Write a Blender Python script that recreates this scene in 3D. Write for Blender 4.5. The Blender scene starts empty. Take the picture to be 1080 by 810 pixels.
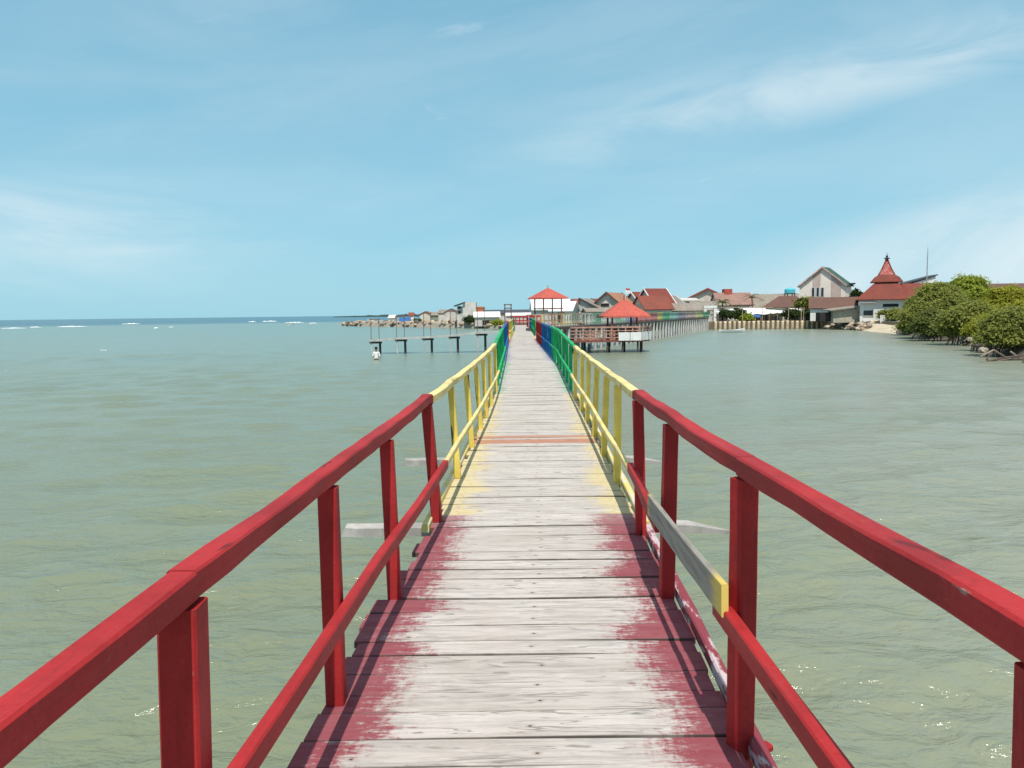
import bpy, bmesh, math, random
import numpy as np
from mathutils import Vector, Matrix, noise as mnoise
random.seed(7); rng = np.random.default_rng(7)
R = math.radians
S = bpy.context.scene
C = S.collection

# ------------------------------------------------------------------ camera, world, sun, exposure
FPX, CAMZ, PITCH, ROLL = 830.0, 3.2, 5.1, -0.7
cam = bpy.data.objects.new('camera', bpy.data.cameras.new('camera')); C.objects.link(cam)
cam.data.sensor_width = 36; cam.data.lens = FPX / 1080 * 36
cam.data.clip_start = 0.05; cam.data.clip_end = 40000
CM = Matrix.Rotation(R(90 - PITCH), 3, 'X') @ Matrix.Rotation(R(ROLL), 3, 'Z')
cam.matrix_world = Matrix.Translation((0, 0, CAMZ)) @ CM.to_4x4()
S.camera = cam
S.view_settings.view_transform = 'Standard'; S.view_settings.look = 'None'
S.view_settings.exposure = 0.34; S.view_settings.gamma = 1
SUN_EL, SUN_DIR_AZ = 62.0, 180.0            # sun stands high behind the camera

world = bpy.data.worlds.new('World'); S.world = world; world.use_nodes = True
wn, wl = world.node_tree.nodes, world.node_tree.links
wn.clear()
def wnode(t, **kw):
    n = wn.new(t)
    for k, v in kw.items(): setattr(n, k, v)
    return n
w_out = wnode('ShaderNodeOutputWorld'); w_bg = wnode('ShaderNodeBackground'); w_bg.inputs['Strength'].default_value = 0.088
sky = wnode('ShaderNodeTexSky', sky_type='NISHITA', sun_disc=False, sun_elevation=R(SUN_EL), sun_rotation=R(SUN_DIR_AZ),
            altitude=0, air_density=1.0, dust_density=0.6, ozone_density=1.2)
tint = wnode('ShaderNodeMix', data_type='RGBA', blend_type='MULTIPLY'); tint.inputs['Factor'].default_value = 1
tint.inputs['B'].default_value = (0.80, 1.08, 0.97, 1)
wl.new(sky.outputs['Color'], tint.inputs['A'])
tc = wnode('ShaderNodeTexCoord')
sep = wnode('ShaderNodeSeparateXYZ'); wl.new(tc.outputs['Generated'], sep.inputs[0])
def wmath(op, a, b=None, clamp=False):
    n = wnode('ShaderNodeMath', operation=op, use_clamp=clamp)
    for i, v in enumerate((a, b)):
        if v is None: continue
        if isinstance(v, (int, float)): n.inputs[i].default_value = v
        else: wl.new(v, n.inputs[i])
    return n.outputs[0]
def wsmooth(v, a, b):
    n = wnode('ShaderNodeMapRange', interpolation_type='SMOOTHSTEP'); wl.new(v, n.inputs[0])
    n.inputs[1].default_value = a; n.inputs[2].default_value = b
    return n.outputs[0]
# direction -> plane-like cloud coordinates (azimuth ratio x/y, elevation ratio z/y)
ysafe = wmath('MAXIMUM', sep.outputs['Y'], 0.05)
az = wmath('DIVIDE', sep.outputs['X'], ysafe); el = wmath('DIVIDE', sep.outputs['Z'], ysafe)
def cloud_layer(angle, sx, sy, seed, scale, lo, hi, detail=8, dist=0.8):
    ca, sa = math.cos(R(angle)), math.sin(R(angle))
    u = wmath('ADD', wmath('MULTIPLY', az, ca), wmath('MULTIPLY', el, sa))
    v = wmath('SUBTRACT', wmath('MULTIPLY', el, ca), wmath('MULTIPLY', az, sa))
    cb = wnode('ShaderNodeCombineXYZ'); wl.new(wmath('MULTIPLY', u, sx), cb.inputs[0]); wl.new(wmath('MULTIPLY', v, sy), cb.inputs[1]); cb.inputs[2].default_value = seed
    n = wnode('ShaderNodeTexNoise'); n.inputs['Scale'].default_value = scale; n.inputs['Detail'].default_value = detail
    n.inputs['Roughness'].default_value = 0.58; n.inputs['Distortion'].default_value = dist
    wl.new(cb.outputs[0], n.inputs['Vector'])
    return u, v, wsmooth(n.outputs['Fac'], lo, hi)
def band(v, c, w):   # soft bump around c
    a = wmath('ABSOLUTE', wmath('SUBTRACT', v, c))
    return wsmooth(a, w, 0.0)
# long diagonal cirrus streak at right
u1, v1, n1 = cloud_layer(12.5, 1.6, 5.2, 3.1, 2.2, 0.24, 0.74, 8, 0.7)
streak = wmath('MULTIPLY', wmath('MULTIPLY', wmath('ADD', wmath('MULTIPLY', band(v1, 0.183, 0.060), 0.75), wmath('MULTIPLY', band(v1, 0.235, 0.11), 0.30)), wsmooth(u1, -0.10, 0.22)), n1)
streak = wmath('MULTIPLY', streak, 0.66)
# veil low at right
u2, v2, n2 = cloud_layer(8, 0.9, 2.6, 9.4, 2.6, 0.22, 0.72)
lim = wmath('SUBTRACT', el, wmath('ADD', wmath('MULTIPLY', az, 0.36), -0.062))
veil = wmath('MULTIPLY', wmath('MULTIPLY', wsmooth(lim, 0.06, -0.06), wmath('ADD', wmath('MULTIPLY', n2, 0.85), 0.12)), 0.78)
# veil low at left
u3, v3, n3 = cloud_layer(-4, 0.8, 4.0, 5.7, 2.4, 0.30, 0.75)
veil2 = wmath('MULTIPLY', wmath('MULTIPLY', wmath('MULTIPLY', wsmooth(az, -0.12, -0.6), band(el, 0.11, 0.11)), wmath('ADD', wmath('MULTIPLY', n3, 0.85), 0.12)), 0.80)
# small wisps
u4, v4, n4 = cloud_layer(6, 2.0, 7.0, 1.2, 2.6, 0.60, 0.80, 9, 0.4)
wisp = wmath('MULTIPLY', wmath('MULTIPLY', n4, wsmooth(el, 0.02, 0.1)), 0.30)
# small puffs near the horizon at far right
u5, v5, n5 = cloud_layer(0, 3.0, 6.0, 7.7, 3.0, 0.52, 0.66, 7, 0.2)
puff = wmath('MULTIPLY', wmath('MULTIPLY', n5, wmath('MULTIPLY', wsmooth(az, 0.22, 0.62), band(el, 0.075, 0.06))), 0.7)
u6, v6, n6 = cloud_layer(9, 0.9, 3.4, 14.2, 1.5, 0.35, 0.80, 9, 1.0)
thin = wmath('MULTIPLY', wmath('MULTIPLY', n6, wsmooth(el, 0.02, 0.12)), 0.20)          # thin cirrus everywhere
streak = wmath('MAXIMUM', streak, thin)
dens = wmath('MAXIMUM', wmath('MAXIMUM', wmath('MAXIMUM', streak, veil), wmath('MAXIMUM', veil2, wisp)), puff)
dens = wmath('MULTIPLY', dens, wsmooth(sep.outputs['Y'], 0.02, 0.2), clamp=True)
# hazy air evens the sky to pale cyan; unseen zenith whitened for shadow fill
air = wnode('ShaderNodeValToRGB'); wl.new(sep.outputs['Z'], air.inputs[0]); cr = air.color_ramp
for k, (p_, c_) in enumerate([(0.0, (0.33, 0.615, 0.755)), (0.12, (0.285, 0.57, 0.73)), (0.36, (0.215, 0.46, 0.625)), (0.62, (0.26, 0.42, 0.56)), (1.0, (0.52, 0.58, 0.64))]):
    e_ = cr.elements[k] if k < 2 else cr.elements.new(p_)
    e_.position = p_; e_.color = c_ + (1,)
airs = wnode('ShaderNodeMix', data_type='RGBA', blend_type='MULTIPLY'); airs.inputs['Factor'].default_value = 1; airs.inputs['B'].default_value = (10, 10, 10, 1); wl.new(air.outputs[0], airs.inputs['A'])
amix = wnode('ShaderNodeMix', data_type='RGBA'); amix.inputs['Factor'].default_value = 0.88
wl.new(tint.outputs['Result'], amix.inputs['A']); wl.new(airs.outputs['Result'], amix.inputs['B'])
cmix = wnode('ShaderNodeMix', data_type='RGBA'); cmix.inputs['B'].default_value = (7.2, 8.1, 8.5, 1)
wl.new(dens, cmix.inputs['Factor']); wl.new(amix.outputs['Result'], cmix.inputs['A'])
wl.new(cmix.outputs['Result'], w_bg.inputs['Color']); wl.new(w_bg.outputs[0], w_out.inputs[0])

sl = bpy.data.lights.new('sun', 'SUN'); sl.energy = 3.75; sl.angle = R(0.5); sl.color = (1, 0.945, 0.865)
so = bpy.data.objects.new('sun', sl); C.objects.link(so)
sd = Vector((0, -math.cos(R(SUN_EL)), math.sin(R(SUN_EL))))
so.rotation_euler = sd.to_track_quat('Z', 'Y').to_euler(); so.location = (0, -20, 40)

# ------------------------------------------------------------------ helpers
def ray(px, py):
    return CM @ Vector(((px - 540) / FPX, -(py - 405) / FPX, -1))
def P(px, py, Y):                            # survey: photo direction at a real distance Y -> world point
    d = ray(px, py); return Vector((d.x / d.y * Y, Y, CAMZ + d.z / d.y * Y))
def Wt(px, py, z=0.0):                       # where that direction meets height z
    d = ray(px, py); t = (z - CAMZ) / d.z; return Vector((d.x * t, d.y * t, z))
def hash_(*a): return random.Random(repr(a)).random()

class NT:
    def __init__(s, name):
        s.m = bpy.data.materials.new(name); s.m.use_nodes = True
        s.t = s.m.node_tree; s.n = s.t.nodes; s.l = s.t.links
        s.b = s.n['Principled BSDF']
        s._tc = None
    def node(s, t, **kw):
        n = s.n.new(t)
        for k, v in kw.items(): setattr(n, k, v)
        return n
    def put(s, v, sock):
        if isinstance(v, (int, float)): sock.default_value = v
        elif isinstance(v, (tuple, list)):
            sock.default_value = tuple(v) + ((1,) if len(sock.default_value) == 4 and len(v) == 3 else ())
        else: s.l.new(v, sock)
    def obj(s):
        if not s._tc: s._tc = s.node('ShaderNodeTexCoord')
        return s._tc.outputs['Object']
    def pos(s): return s.node('ShaderNodeNewGeometry').outputs['Position']
    def attr(s, name, out='Fac'): return s.node('ShaderNodeAttribute', attribute_name=name).outputs[out]
    def scale(s, v, sc):
        n = s.node('ShaderNodeVectorMath', operation='MULTIPLY'); s.put(v, n.inputs[0]); n.inputs[1].default_value = sc; return n.outputs[0]
    def math(s, op, a, b=0.0, c=None, clamp=False):
        n = s.node('ShaderNodeMath', operation=op, use_clamp=clamp); s.put(a, n.inputs[0]); s.put(b, n.inputs[1])
        if c is not None: s.put(c, n.inputs[2])
        return n.outputs[0]
    def comb(s, x, y, z):
        n = s.node('ShaderNodeCombineXYZ'); s.put(x, n.inputs[0]); s.put(y, n.inputs[1]); s.put(z, n.inputs[2]); return n.outputs[0]
    def sep(s, v):
        n = s.node('ShaderNodeSeparateXYZ'); s.put(v, n.inputs[0]); return n.outputs
    def noise(s, v, scale, detail=4, rough=0.55, dist=0.0):
        n = s.node('ShaderNodeTexNoise'); s.put(v, n.inputs['Vector']); n.inputs['Scale'].default_value = scale
        n.inputs['Detail'].default_value = detail; n.inputs['Roughness'].default_value = rough; n.inputs['Distortion'].default_value = dist
        return n.outputs['Fac']
    def step(s, v, a, b, lo=0.0, hi=1.0):
        n = s.node('ShaderNodeMapRange', interpolation_type='SMOOTHSTEP'); s.put(v, n.inputs[0])
        for i, q in enumerate((a, b, lo, hi)): n.inputs[i + 1].default_value = q
        return n.outputs[0]
    def mix(s, f, a, b, blend='MIX'):
        n = s.node('ShaderNodeMix', data_type='RGBA', blend_type=blend)
        s.put(f, n.inputs['Factor']); s.put(a, n.inputs['A']); s.put(b, n.inputs['B']); return n.outputs['Result']
    def ramp(s, f, stops, interp='LINEAR'):
        n = s.node('ShaderNodeValToRGB'); s.put(f, n.inputs[0]); cr = n.color_ramp; cr.interpolation = interp
        while len(cr.elements) < len(stops): cr.elements.new(0.5)
        for e, (p, c) in zip(cr.elements, stops): e.position = p; e.color = tuple(c) + ((1,) if len(c) == 3 else ())
        return n.outputs[0]
    def bump(s, h, strength, dist=0.01, normal=None):
        n = s.node('ShaderNodeBump'); n.inputs['Strength'].default_value = strength; n.inputs['Distance'].default_value = dist
        s.put(h, n.inputs['Height'])
        if normal is not None: s.put(normal, n.inputs['Normal'])
        return n.outputs[0]
    def done(s, color, rough=0.6, normal=None, spec=0.5, **kw):
        s.put(color, s.b.inputs['Base Color']); s.put(rough, s.b.inputs['Roughness']); s.put(spec, s.b.inputs['Specular IOR Level'])
        if normal is not None: s.put(normal, s.b.inputs['Normal'])
        return s.m

def mul(c, k): return tuple(min(1, x * k) for x in c)
_mc = {}
def plain(name, col, rough=0.7, var=0.25, scale=1.5, grime=0.0, spec=0.3):
    """weathered single-colour surface: mottling, fine speckle and patchy grime"""
    if name in _mc: return _mc[name]
    n = NT(name); v = n.obj()
    a = n.noise(v, scale, 5, 0.65); b = n.noise(v, scale * 9, 3)
    c = n.mix(n.step(a, 0.3, 0.7), mul(col, 1 - var), mul(col, 1 + var))
    c = n.mix(n.step(b, 0.35, 0.75, 0, 0.35), c, mul(col, 0.6))
    if grime:
        g = n.noise(n.scale(v, (1.2, 1.2, 0.25)), 2.2, 6, 0.7)
        c = n.mix(n.step(g, 0.5, 0.75, 0, grime), c, (0.10, 0.085, 0.07))
    _mc[name] = n.done(c, rough, n.bump(b, 0.25, 0.02), spec); return _mc[name]
def paint(name, col, axis, worn=0.35, pale=1.25):
    """brush-painted timber; axis is the grain direction"""
    if name in _mc: return _mc[name]
    n = NT(name); sc = {'y': (26, 1.6, 26), 'z': (26, 26, 1.6), 'x': (1.6, 26, 26)}[axis]
    v = n.obj(); g = n.noise(n.scale(v, sc), 1.0, 6, 0.65, 0.3)
    a = n.noise(v, 2.3, 5, 0.6); k = n.noise(n.scale(v, tuple(q * 0.33 + 1.5 for q in sc)), 1.1, 3, 0.5)
    c = n.mix(n.step(a, 0.3, 0.7), mul(col, 0.80), mul(col, pale))
    c = n.mix(n.step(g, 0.5, 0.72, 0, worn), c, tuple(0.75 * x + 0.05 for x in col))
    c = n.mix(n.step(g, 0.42, 0.28, 0, 0.5), c, mul(col, 0.45))
    c = n.mix(n.step(k, 0.665, 0.73, 0, 0.9), c, (0.022, 0.011, 0.011))
    fz = n.noise(v, 55, 5, 0.7); c = n.mix(n.step(fz, 0.50, 0.75, 0, 0.45), c, mul(col, 0.5)); c = n.mix(n.step(fz, 0.42, 0.25, 0, 0.35), c, tuple(0.7 * x + 0.08 for x in col))
    chip = n.noise(n.scale(v, tuple(q * 0.5 + 2 for q in sc)), 1.0, 6, 0.75); c = n.mix(n.step(chip, 0.655, 0.69, 0, 0.8), c, (0.30, 0.24, 0.20))
    h = n.math('ADD', n.math('MULTIPLY', g, 0.7), n.math('ADD', n.math('MULTIPLY', a, 0.3), n.math('MULTIPLY', fz, 0.25)))
    _mc[name] = n.done(c, n.step(g, 0.2, 0.8, 0.50, 0.75), n.bump(h, 0.8, 0.007), 0.22); return _mc[name]
def rooftile(name, col, col2, pitch=0.35, stain=0.5):
    if name in _mc: return _mc[name]
    n = NT(name); v = n.obj()
    a = n.noise(v, 0.55, 6, 0.7); b = n.noise(v, 5.0, 3)
    w = n.node('ShaderNodeTexWave', wave_type='BANDS', bands_direction='Z'); n.put(v, w.inputs['Vector'])
    w.inputs['Scale'].default_value = 1 / pitch / 3.0; w.inputs['Distortion'].default_value = 0.6
    c = n.mix(n.step(a, 0.32, 0.68), col, col2)
    c = n.mix(n.step(b, 0.45, 0.7, 0, 0.5), c, mul(col, 0.55))
    c = n.mix(n.step(n.noise(n.scale(v, (1, 1, .3)), 1.7, 6, 0.7), 0.52, 0.72, 0, stain), c, (0.07, 0.06, 0.055))
    _mc[name] = n.done(c, 0.8, n.bump(n.math('ADD', w.outputs['Fac'], b), 0.5, 0.05), 0.2); return _mc[name]

class MB:
    def __init__(s): s.v = []; s.f = []
    def add(s, vs, fs):
        o = len(s.v); s.v += [tuple(v) for v in vs]; s.f += [tuple(i + o for i in f) for f in fs]
    def box(s, c, d, rz=0.0, bev=0.0):
        x, y, z = d[0] / 2, d[1] / 2, d[2] / 2; ca, sa = math.cos(rz), math.sin(rz)
        vs = [(sx * x, sy * y, sz * z) for sz in (-1, 1) for sx, sy in ((-1, -1), (1, -1), (1, 1), (-1, 1))]
        s.add([(c[0] + a * ca - b * sa, c[1] + a * sa + b * ca, c[2] + q) for a, b, q in vs],
              [(3, 2, 1, 0), (4, 5, 6, 7), (0, 1, 5, 4), (1, 2, 6, 5), (2, 3, 7, 6), (3, 0, 4, 7)])
    def box2(s, p0, p1): s.box([(a + b) / 2 for a, b in zip(p0, p1)], [abs(b - a) for a, b in zip(p0, p1)])
    def loft(s, rings, cap=True):
        n = len(rings[0]); o = len(s.v)
        for r in rings: s.v += [tuple(p) for p in r]
        for i in range(len(rings) - 1):
            for j in range(n):
                k = (j + 1) % n
                s.f.append((o + i * n + j, o + i * n + k, o + (i + 1) * n + k, o + (i + 1) * n + j))
        if cap:
            s.f.append(tuple(o + j for j in reversed(range(n)))); s.f.append(tuple(o + (len(rings) - 1) * n + j for j in range(n)))
    def prism(s, poly, direction):
        d = Vector(direction); s.loft([[Vector(p) for p in poly], [Vector(p) + d for p in poly]])
    def tube(s, pts, rad, seg=8):
        pts = [Vector(p) for p in pts]; rads = rad if isinstance(rad, (list, tuple)) else [rad] * len(pts); rings = []
        for i, p in enumerate(pts):
            d = (pts[min(i + 1, len(pts) - 1)] - pts[max(i - 1, 0)]).normalized()
            a = d.cross(Vector((0, 0, 1)) if abs(d.z) < 0.9 else Vector((1, 0, 0))).normalized(); b = d.cross(a)
            rings.append([p + (a * math.cos(t) + b * math.sin(t)) * rads[i] for t in (2 * math.pi * k / seg for k in range(seg))])
        s.loft(rings)
    def bar(s, pts, w, h, bev=0.008, jit=0.0, side=None):
        """bevelled timber swept along points; width w across, height h along up"""
        pts = [Vector(p) for p in pts]; rings = []
        for i, p in enumerate(pts):
            d = (pts[min(i + 1, len(pts) - 1)] - pts[max(i - 1, 0)]).normalized()
            a = side if side is not None else d.cross(Vector((0, 0, 1)))
            a = Vector(a).normalized(); b = a.cross(d).normalized()
            jw, jh = w / 2 + random.uniform(-jit, jit), h / 2 + random.uniform(-jit, jit); q = bev
            prof = [(-jw + q, -jh), (jw - q, -jh), (jw, -jh + q), (jw, jh - q), (jw - q, jh), (-jw + q, jh), (-jw, jh - q), (-jw, -jh + q)]
            off = a * random.uniform(-jit, jit) * .6 + b * random.uniform(-jit, jit) * .6
            rings.append([p + off + a * x + b * y for x, y in prof])
        s.loft(rings)
    def build(s, name, mat, parent=None, smooth=False):
        me = bpy.data.meshes.new(name); base = parent.matrix_world.translation.copy() if parent else Vector((0, 0, 0))
        if parent:
            q = parent; base = Vector((0, 0, 0))
            while q: base += q.location; q = q.parent
        me.from_pydata([(a - base.x, b - base.y, c - base.z) for a, b, c in s.v], [], s.f); me.materials.append(mat)
        bm = bmesh.new(); bm.from_mesh(me); bmesh.ops.recalc_face_normals(bm, faces=bm.faces); bm.to_mesh(me); bm.free()
        if smooth: me.polygons.foreach_set('use_smooth', [True] * len(me.polygons))
        o = bpy.data.objects.new(name, me); C.objects.link(o)
        if parent: o.parent = parent
        return o
def tag(o, label=None, cat=None, group=None, kind=None):
    if label: o['label'] = label
    if cat: o['category'] = cat
    if group: o['group'] = group
    if kind: o['kind'] = kind
    return o
def thing(name, label, cat, loc, group=None):
    o = bpy.data.objects.new(name, None); C.objects.link(o); o.location = loc; o.empty_display_size = 0.2
    return tag(o, label, cat, group)
def own_origin(o):                              # move a single-mesh thing's origin to its base
    me = o.data; n = len(me.vertices); co = np.empty(n * 3); me.vertices.foreach_get('co', co); co = co.reshape(-1, 3)
    b = np.array([(co[:, 0].min() + co[:, 0].max()) / 2, (co[:, 1].min() + co[:, 1].max()) / 2, co[:, 2].min()])
    me.vertices.foreach_set('co', (co - b).ravel()); o.location = b; me.update(); return o
def np_mesh(name, verts, quads, mat, smooth=False, fattr=None, vattr=None):
    me = bpy.data.meshes.new(name); k = quads.shape[1]
    me.vertices.add(len(verts)); me.vertices.foreach_set('co', np.ascontiguousarray(verts, dtype=np.float32).ravel())
    me.loops.add(quads.size); me.loops.foreach_set('vertex_index', np.ascontiguousarray(quads, dtype=np.int32).ravel())
    me.polygons.add(len(quads)); me.polygons.foreach_set('loop_start', np.arange(0, quads.size, k, dtype=np.int32))
    for nm, dat in (fattr or {}).items():
        a = me.attributes.new(nm, 'FLOAT', 'FACE'); a.data.foreach_set('value', np.ascontiguousarray(dat, dtype=np.float32))
    for nm, dat in (vattr or {}).items():
        a = me.attributes.new(nm, 'FLOAT', 'POINT'); a.data.foreach_set('value', np.ascontiguousarray(dat, dtype=np.float32))
    me.update(calc_edges=True); me.validate()
    if smooth: me.polygons.foreach_set('use_smooth', np.ones(len(quads), dtype=bool))
    me.materials.append(mat); return me

# ------------------------------------------------------------------ water
def water_material():
    n = NT('murky_sea'); p = n.pos(); x, y, z = n.sep(p)[:3]
    dist = n.math('SQRT', n.math('ADD', n.math('MULTIPLY', x, x), n.math('MULTIPLY', y, y)))
    big = n.noise(n.scale(p, (0.05, 0.12, 1)), 1.0, 4, 0.6, 0.4); mid = n.noise(n.scale(p, (0.25, 0.7, 1)), 1.0, 4, 0.6, 0.5)
    silt, olive, teal = (0.285, 0.285, 0.22), (0.185, 0.205, 0.125), (0.172, 0.245, 0.208)
    c = n.mix(n.step(dist, 8, 90), olive, teal)
    side = n.math('DIVIDE', x, n.math('ADD', dist, 5.0))
    c = n.mix(n.step(dist, 60, 260, 0, 0.55), c, (0.12, 0.235, 0.215)); c = n.mix(n.step(side, -0.05, 0.5, 0, 0.75), c, silt)                 # muddier water towards the shore
    c = n.mix(n.step(big, 0.40, 0.66, 0, 0.5), c, (0.19, 0.225, 0.135))
    c = n.mix(n.step(mid, 0.46, 0.70, 0, 0.34), c, (0.21, 0.225, 0.12))
    edge = n.math('ADD', dist, n.math('MULTIPLY', n.noise(n.scale(p, (0.004, 0.01, 1)), 1.0, 3), 220.0))
    c = n.mix(n.step(edge, 480, 620), c, (0.012, 0.085, 0.115))           # deep water past the reef
    r1 = n.noise(n.scale(p, (2.0, 3.2, 1)), 1.7, 5, 0.62, 0.5); r2 = n.noise(n.scale(p, (0.7, 1.25, 1)), 1.3, 4, 0.6, 0.4)
    h = n.math('ADD', n.math('MULTIPLY', r1, 0.42), n.math('MULTIPLY', r2, 0.8))
    return n.done(c, n.step(dist, 3, 60, 0.12, 0.24), n.bump(h, 0.72, 0.22), 0.5)
def build_water():
    th = np.concatenate([np.linspace(-180, -48, 34)[:-1], np.linspace(-48, 48, 520), np.linspace(48, 180, 34)[1:]])
    th = np.radians(th); r = np.concatenate([[0.0], np.geomspace(1.2, 260, 760), np.geomspace(270, 26000, 60)])
    T, Rr = np.meshgrid(th, r); X = Rr * np.sin(T); Y = Rr * np.cos(T); Z = np.zeros_like(X)
    gap = np.maximum(np.gradient(r)[:, None] * np.ones_like(X), Rr * (96 / 520 * math.pi / 180))
    g2 = np.random.default_rng(11)
    mod = 0.6 + 0.4 * np.sin(X * 0.11 + 1.3 * np.sin(Y * 0.07)) * np.sin(Y * 0.13 + 0.9 * np.sin(X * 0.09 + 1))
    for i in range(40):
        lam = 0.32 * (3.6 / 0.32) ** (i / 39); a = math.radians(g2.normal(80, 34)); k = 2 * math.pi / lam
        amp = 0.0072 * lam ** 0.85 * g2.uniform(0.6, 1.2); ph = g2.uniform(0, 6.28)
        s = np.sin(k * (X * math.cos(a) + Y * math.sin(a)) + ph + 0.6 * np.sin(X * 0.31 * lam + Y * 0.17 + i))
        Z += amp * mod * (s + 0.25 * s * s) * np.clip((lam / gap - 3) / 3, 0, 1)
    nT = len(th); V = np.stack([X, Y, Z], -1).reshape(-1, 3)
    i, j = np.meshgrid(np.arange(len(r) - 1), np.arange(nT - 1), indexing='ij'); q = (i * nT + j).ravel()
    me = np_mesh('water', V, np.stack([q, q + 1, q + nT + 1, q + nT], -1), water_material(), True)
    o = bpy.data.objects.new('water', me); C.objects.link(o); o['kind'] = 'structure'
build_water()

# ------------------------------------------------------------------ land, beach, far coast
m_soil = plain('packed_soil', (0.23, 0.19, 0.14), 0.95, 0.3, 0.4)
m_sand = plain('pale_sand', (0.52, 0.44, 0.32), 0.95, 0.15, 0.6)
LAND_Z = 1.35
def struct(mb, name, mat): o = mb.build(name, mat); o['kind'] = 'structure'; return o
shore = [Wt(486, 345.5), Wt(540, 347), Wt(600, 348.2), Wt(745, 347.8), Wt(868, 346.8), Wt(905, 348.4), Wt(946, 351.8), Wt(975, 356), Wt(1005, 359), Wt(1045, 370), Wt(1082, 380), Wt(1300, 450)]
mb = MB(); poly = [p + Vector(({5: 3.5, 6: 5.5}.get(i, 0 if i < 6 else 2.3 if i < 8 else 3.0), {4: 2.0, 5: 4.0, 6: 4.0}.get(i, 1.2), LAND_Z)) for i, p in enumerate(shore)] + [Vector((900, 60, LAND_Z)), Vector((900, 900, LAND_Z)), Vector((-60, 900, LAND_Z)), Vector((-28, 300, LAND_Z))]
mb.prism([v - Vector((0, 0, 2.2)) for v in poly], (0, 0, 2.2)); struct(mb, 'ground', m_soil)
# beach in front of the mosque: a sloping sheet
mb = MB(); bx = np.linspace(0, 1, 26); rings = []
pa, pb = Wt(896, 347.9), Wt(960, 353.6); bd = (pb - pa).normalized(); bn = Vector((-bd.y, bd.x, 0))
for t in bx:
    p = pa.lerp(pb, t); w = 1.0 + 6 * math.sin(math.pi * t) ** 0.8; row = []
    for k in range(9):
        s = k / 8; k2 = s * (w + 2) - 1.2 * math.sin(math.pi * t) + .25 * math.sin(7 * t + k); row.append((p.x + bn.x * k2, p.y + bn.y * k2, -0.25 + s * 1.75 + 0.05 * math.sin(9 * t + 3 * s)))
    rings.append(row)
o0 = [v for r_ in rings for v in r_]; mb.add(o0, [(i * 9 + j, (i + 1) * 9 + j, (i + 1) * 9 + j + 1, i * 9 + j + 1) for i in range(25) for j in range(8)])
struct(mb, 'beach', m_sand)
# bank under the mangroves: muddy slope
mb = MB(); bank = shore[6:]; rows = []
for i in range(len(bank) - 1):
    for t in np.linspace(0, 1, 8, endpoint=False):
        p = bank[i].lerp(bank[i + 1], t); rows.append([(p.x - 1.0 + s * 3.4 + .25 * math.sin(p.y * .8 + s * 3), p.y - 0.3 + s * 1.9, -0.25 + s * 1.75 + 0.08 * math.sin(p.y * 1.7 + 5 * s)) for s in np.linspace(0, 1, 6)])
mb.add([v for r_ in rows for v in r_], [(i * 6 + j, (i + 1) * 6 + j, (i + 1) * 6 + j + 1, i * 6 + j + 1) for i in range(len(rows) - 1) for j in range(5)])
struct(mb, 'mud_bank', plain('wet_mud', (0.13, 0.11, 0.085), 0.8, 0.3, 0.8))
# low distant coast
mb = MB(); Yc = 1700; rows = []
for px in np.arange(352, 1140, 1.5):
    t = min(1, max(0, (px - 352) / 60)); h = (2.5 + 4.0 * t) * (0.72 + 0.28 * mnoise.noise(Vector((px * 0.13, 0, 0))) + 0.22 * mnoise.noise(Vector((px * 0.53, 3, 0))))
    x = P(px, 331, Yc).x; rows.append([(x, Yc - 12, -1), (x, Yc - 6, h * .75), (x, Yc + 12, h), (x, Yc + 60, h * .6), (x, Yc + 70, -1)])
mb.add([v for r_ in rows for v in r_], [(i * 5 + j, (i + 1) * 5 + j, (i + 1) * 5 + j + 1, i * 5 + j + 1) for i in range(len(rows) - 1) for j in range(4)])
o = mb.build('treeline', plain('far_trees', (0.035, 0.06, 0.055), 1, 0.3, 0.02)); tag(o, 'low dark line of distant coastal trees on the horizon', 'treeline', kind='stuff')

# ------------------------------------------------------------------ the boardwalk
DD = np.array([0, 3, 5.7, 8.8, 11.5, 14.5, 20, 36, 46, 60, 86.0])
CX = np.array([-.06, .055, .165, .262, .345, .41, .485, .52, .70, .86, 1.02])
HW = np.array([.765, .765, .755, .75, .75, .75, .73, .70, .72, .70, .70])
ZZ = np.array([1.65, 1.65, 1.65, 1.65, 1.655, 1.69, 1.88, 1.91, 1.91, 1.91, 1.91])
def sm(arr, d):
    k = np.array([-0.8, -0.4, 0, 0.4, 0.8]); return float(np.mean(np.interp(d + k * min(1, 0.3 + d * 0.06), DD, arr)))
def cl(d): return sm(CX, d)
def hw(d): return sm(HW, d)
def zd(d): return sm(ZZ, d)
COL = {'red': (0.35, 0.020, 0.021), 'yellow': (0.72, 0.53, 0.11), 'green': (0.010, 0.36, 0.115), 'blue': (0.008, 0.12, 0.31)}
DCOL = {'red': (0.235, 0.036, 0.050), 'yellow': (0.66, 0.52, 0.17), 'green': (0.06, 0.36, 0.16), 'blue': (0.05, 0.13, 0.34)}
SECT = {-1: [(0.1, 5.9, 'red'), (5.9, 15.0, 'yellow'), (15.0, 21.5, 'green'), (21.5, 33.5, 'blue'), (33.5, 38, 'red'), (40, 54, 'yellow'), (54, 66, 'green'), (66, 76, 'blue'), (76, 85, 'red')],
        1: [(0.1, 5.5, 'red'), (5.5, 14.0, 'yellow'), (14.0, 23.0, 'green'), (23.0, 31.0, 'blue'), (31.0, 40, 'red'), (45, 57.5, 'green'), (59.5, 70, 'blue'), (70, 85, 'red')]}
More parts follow.
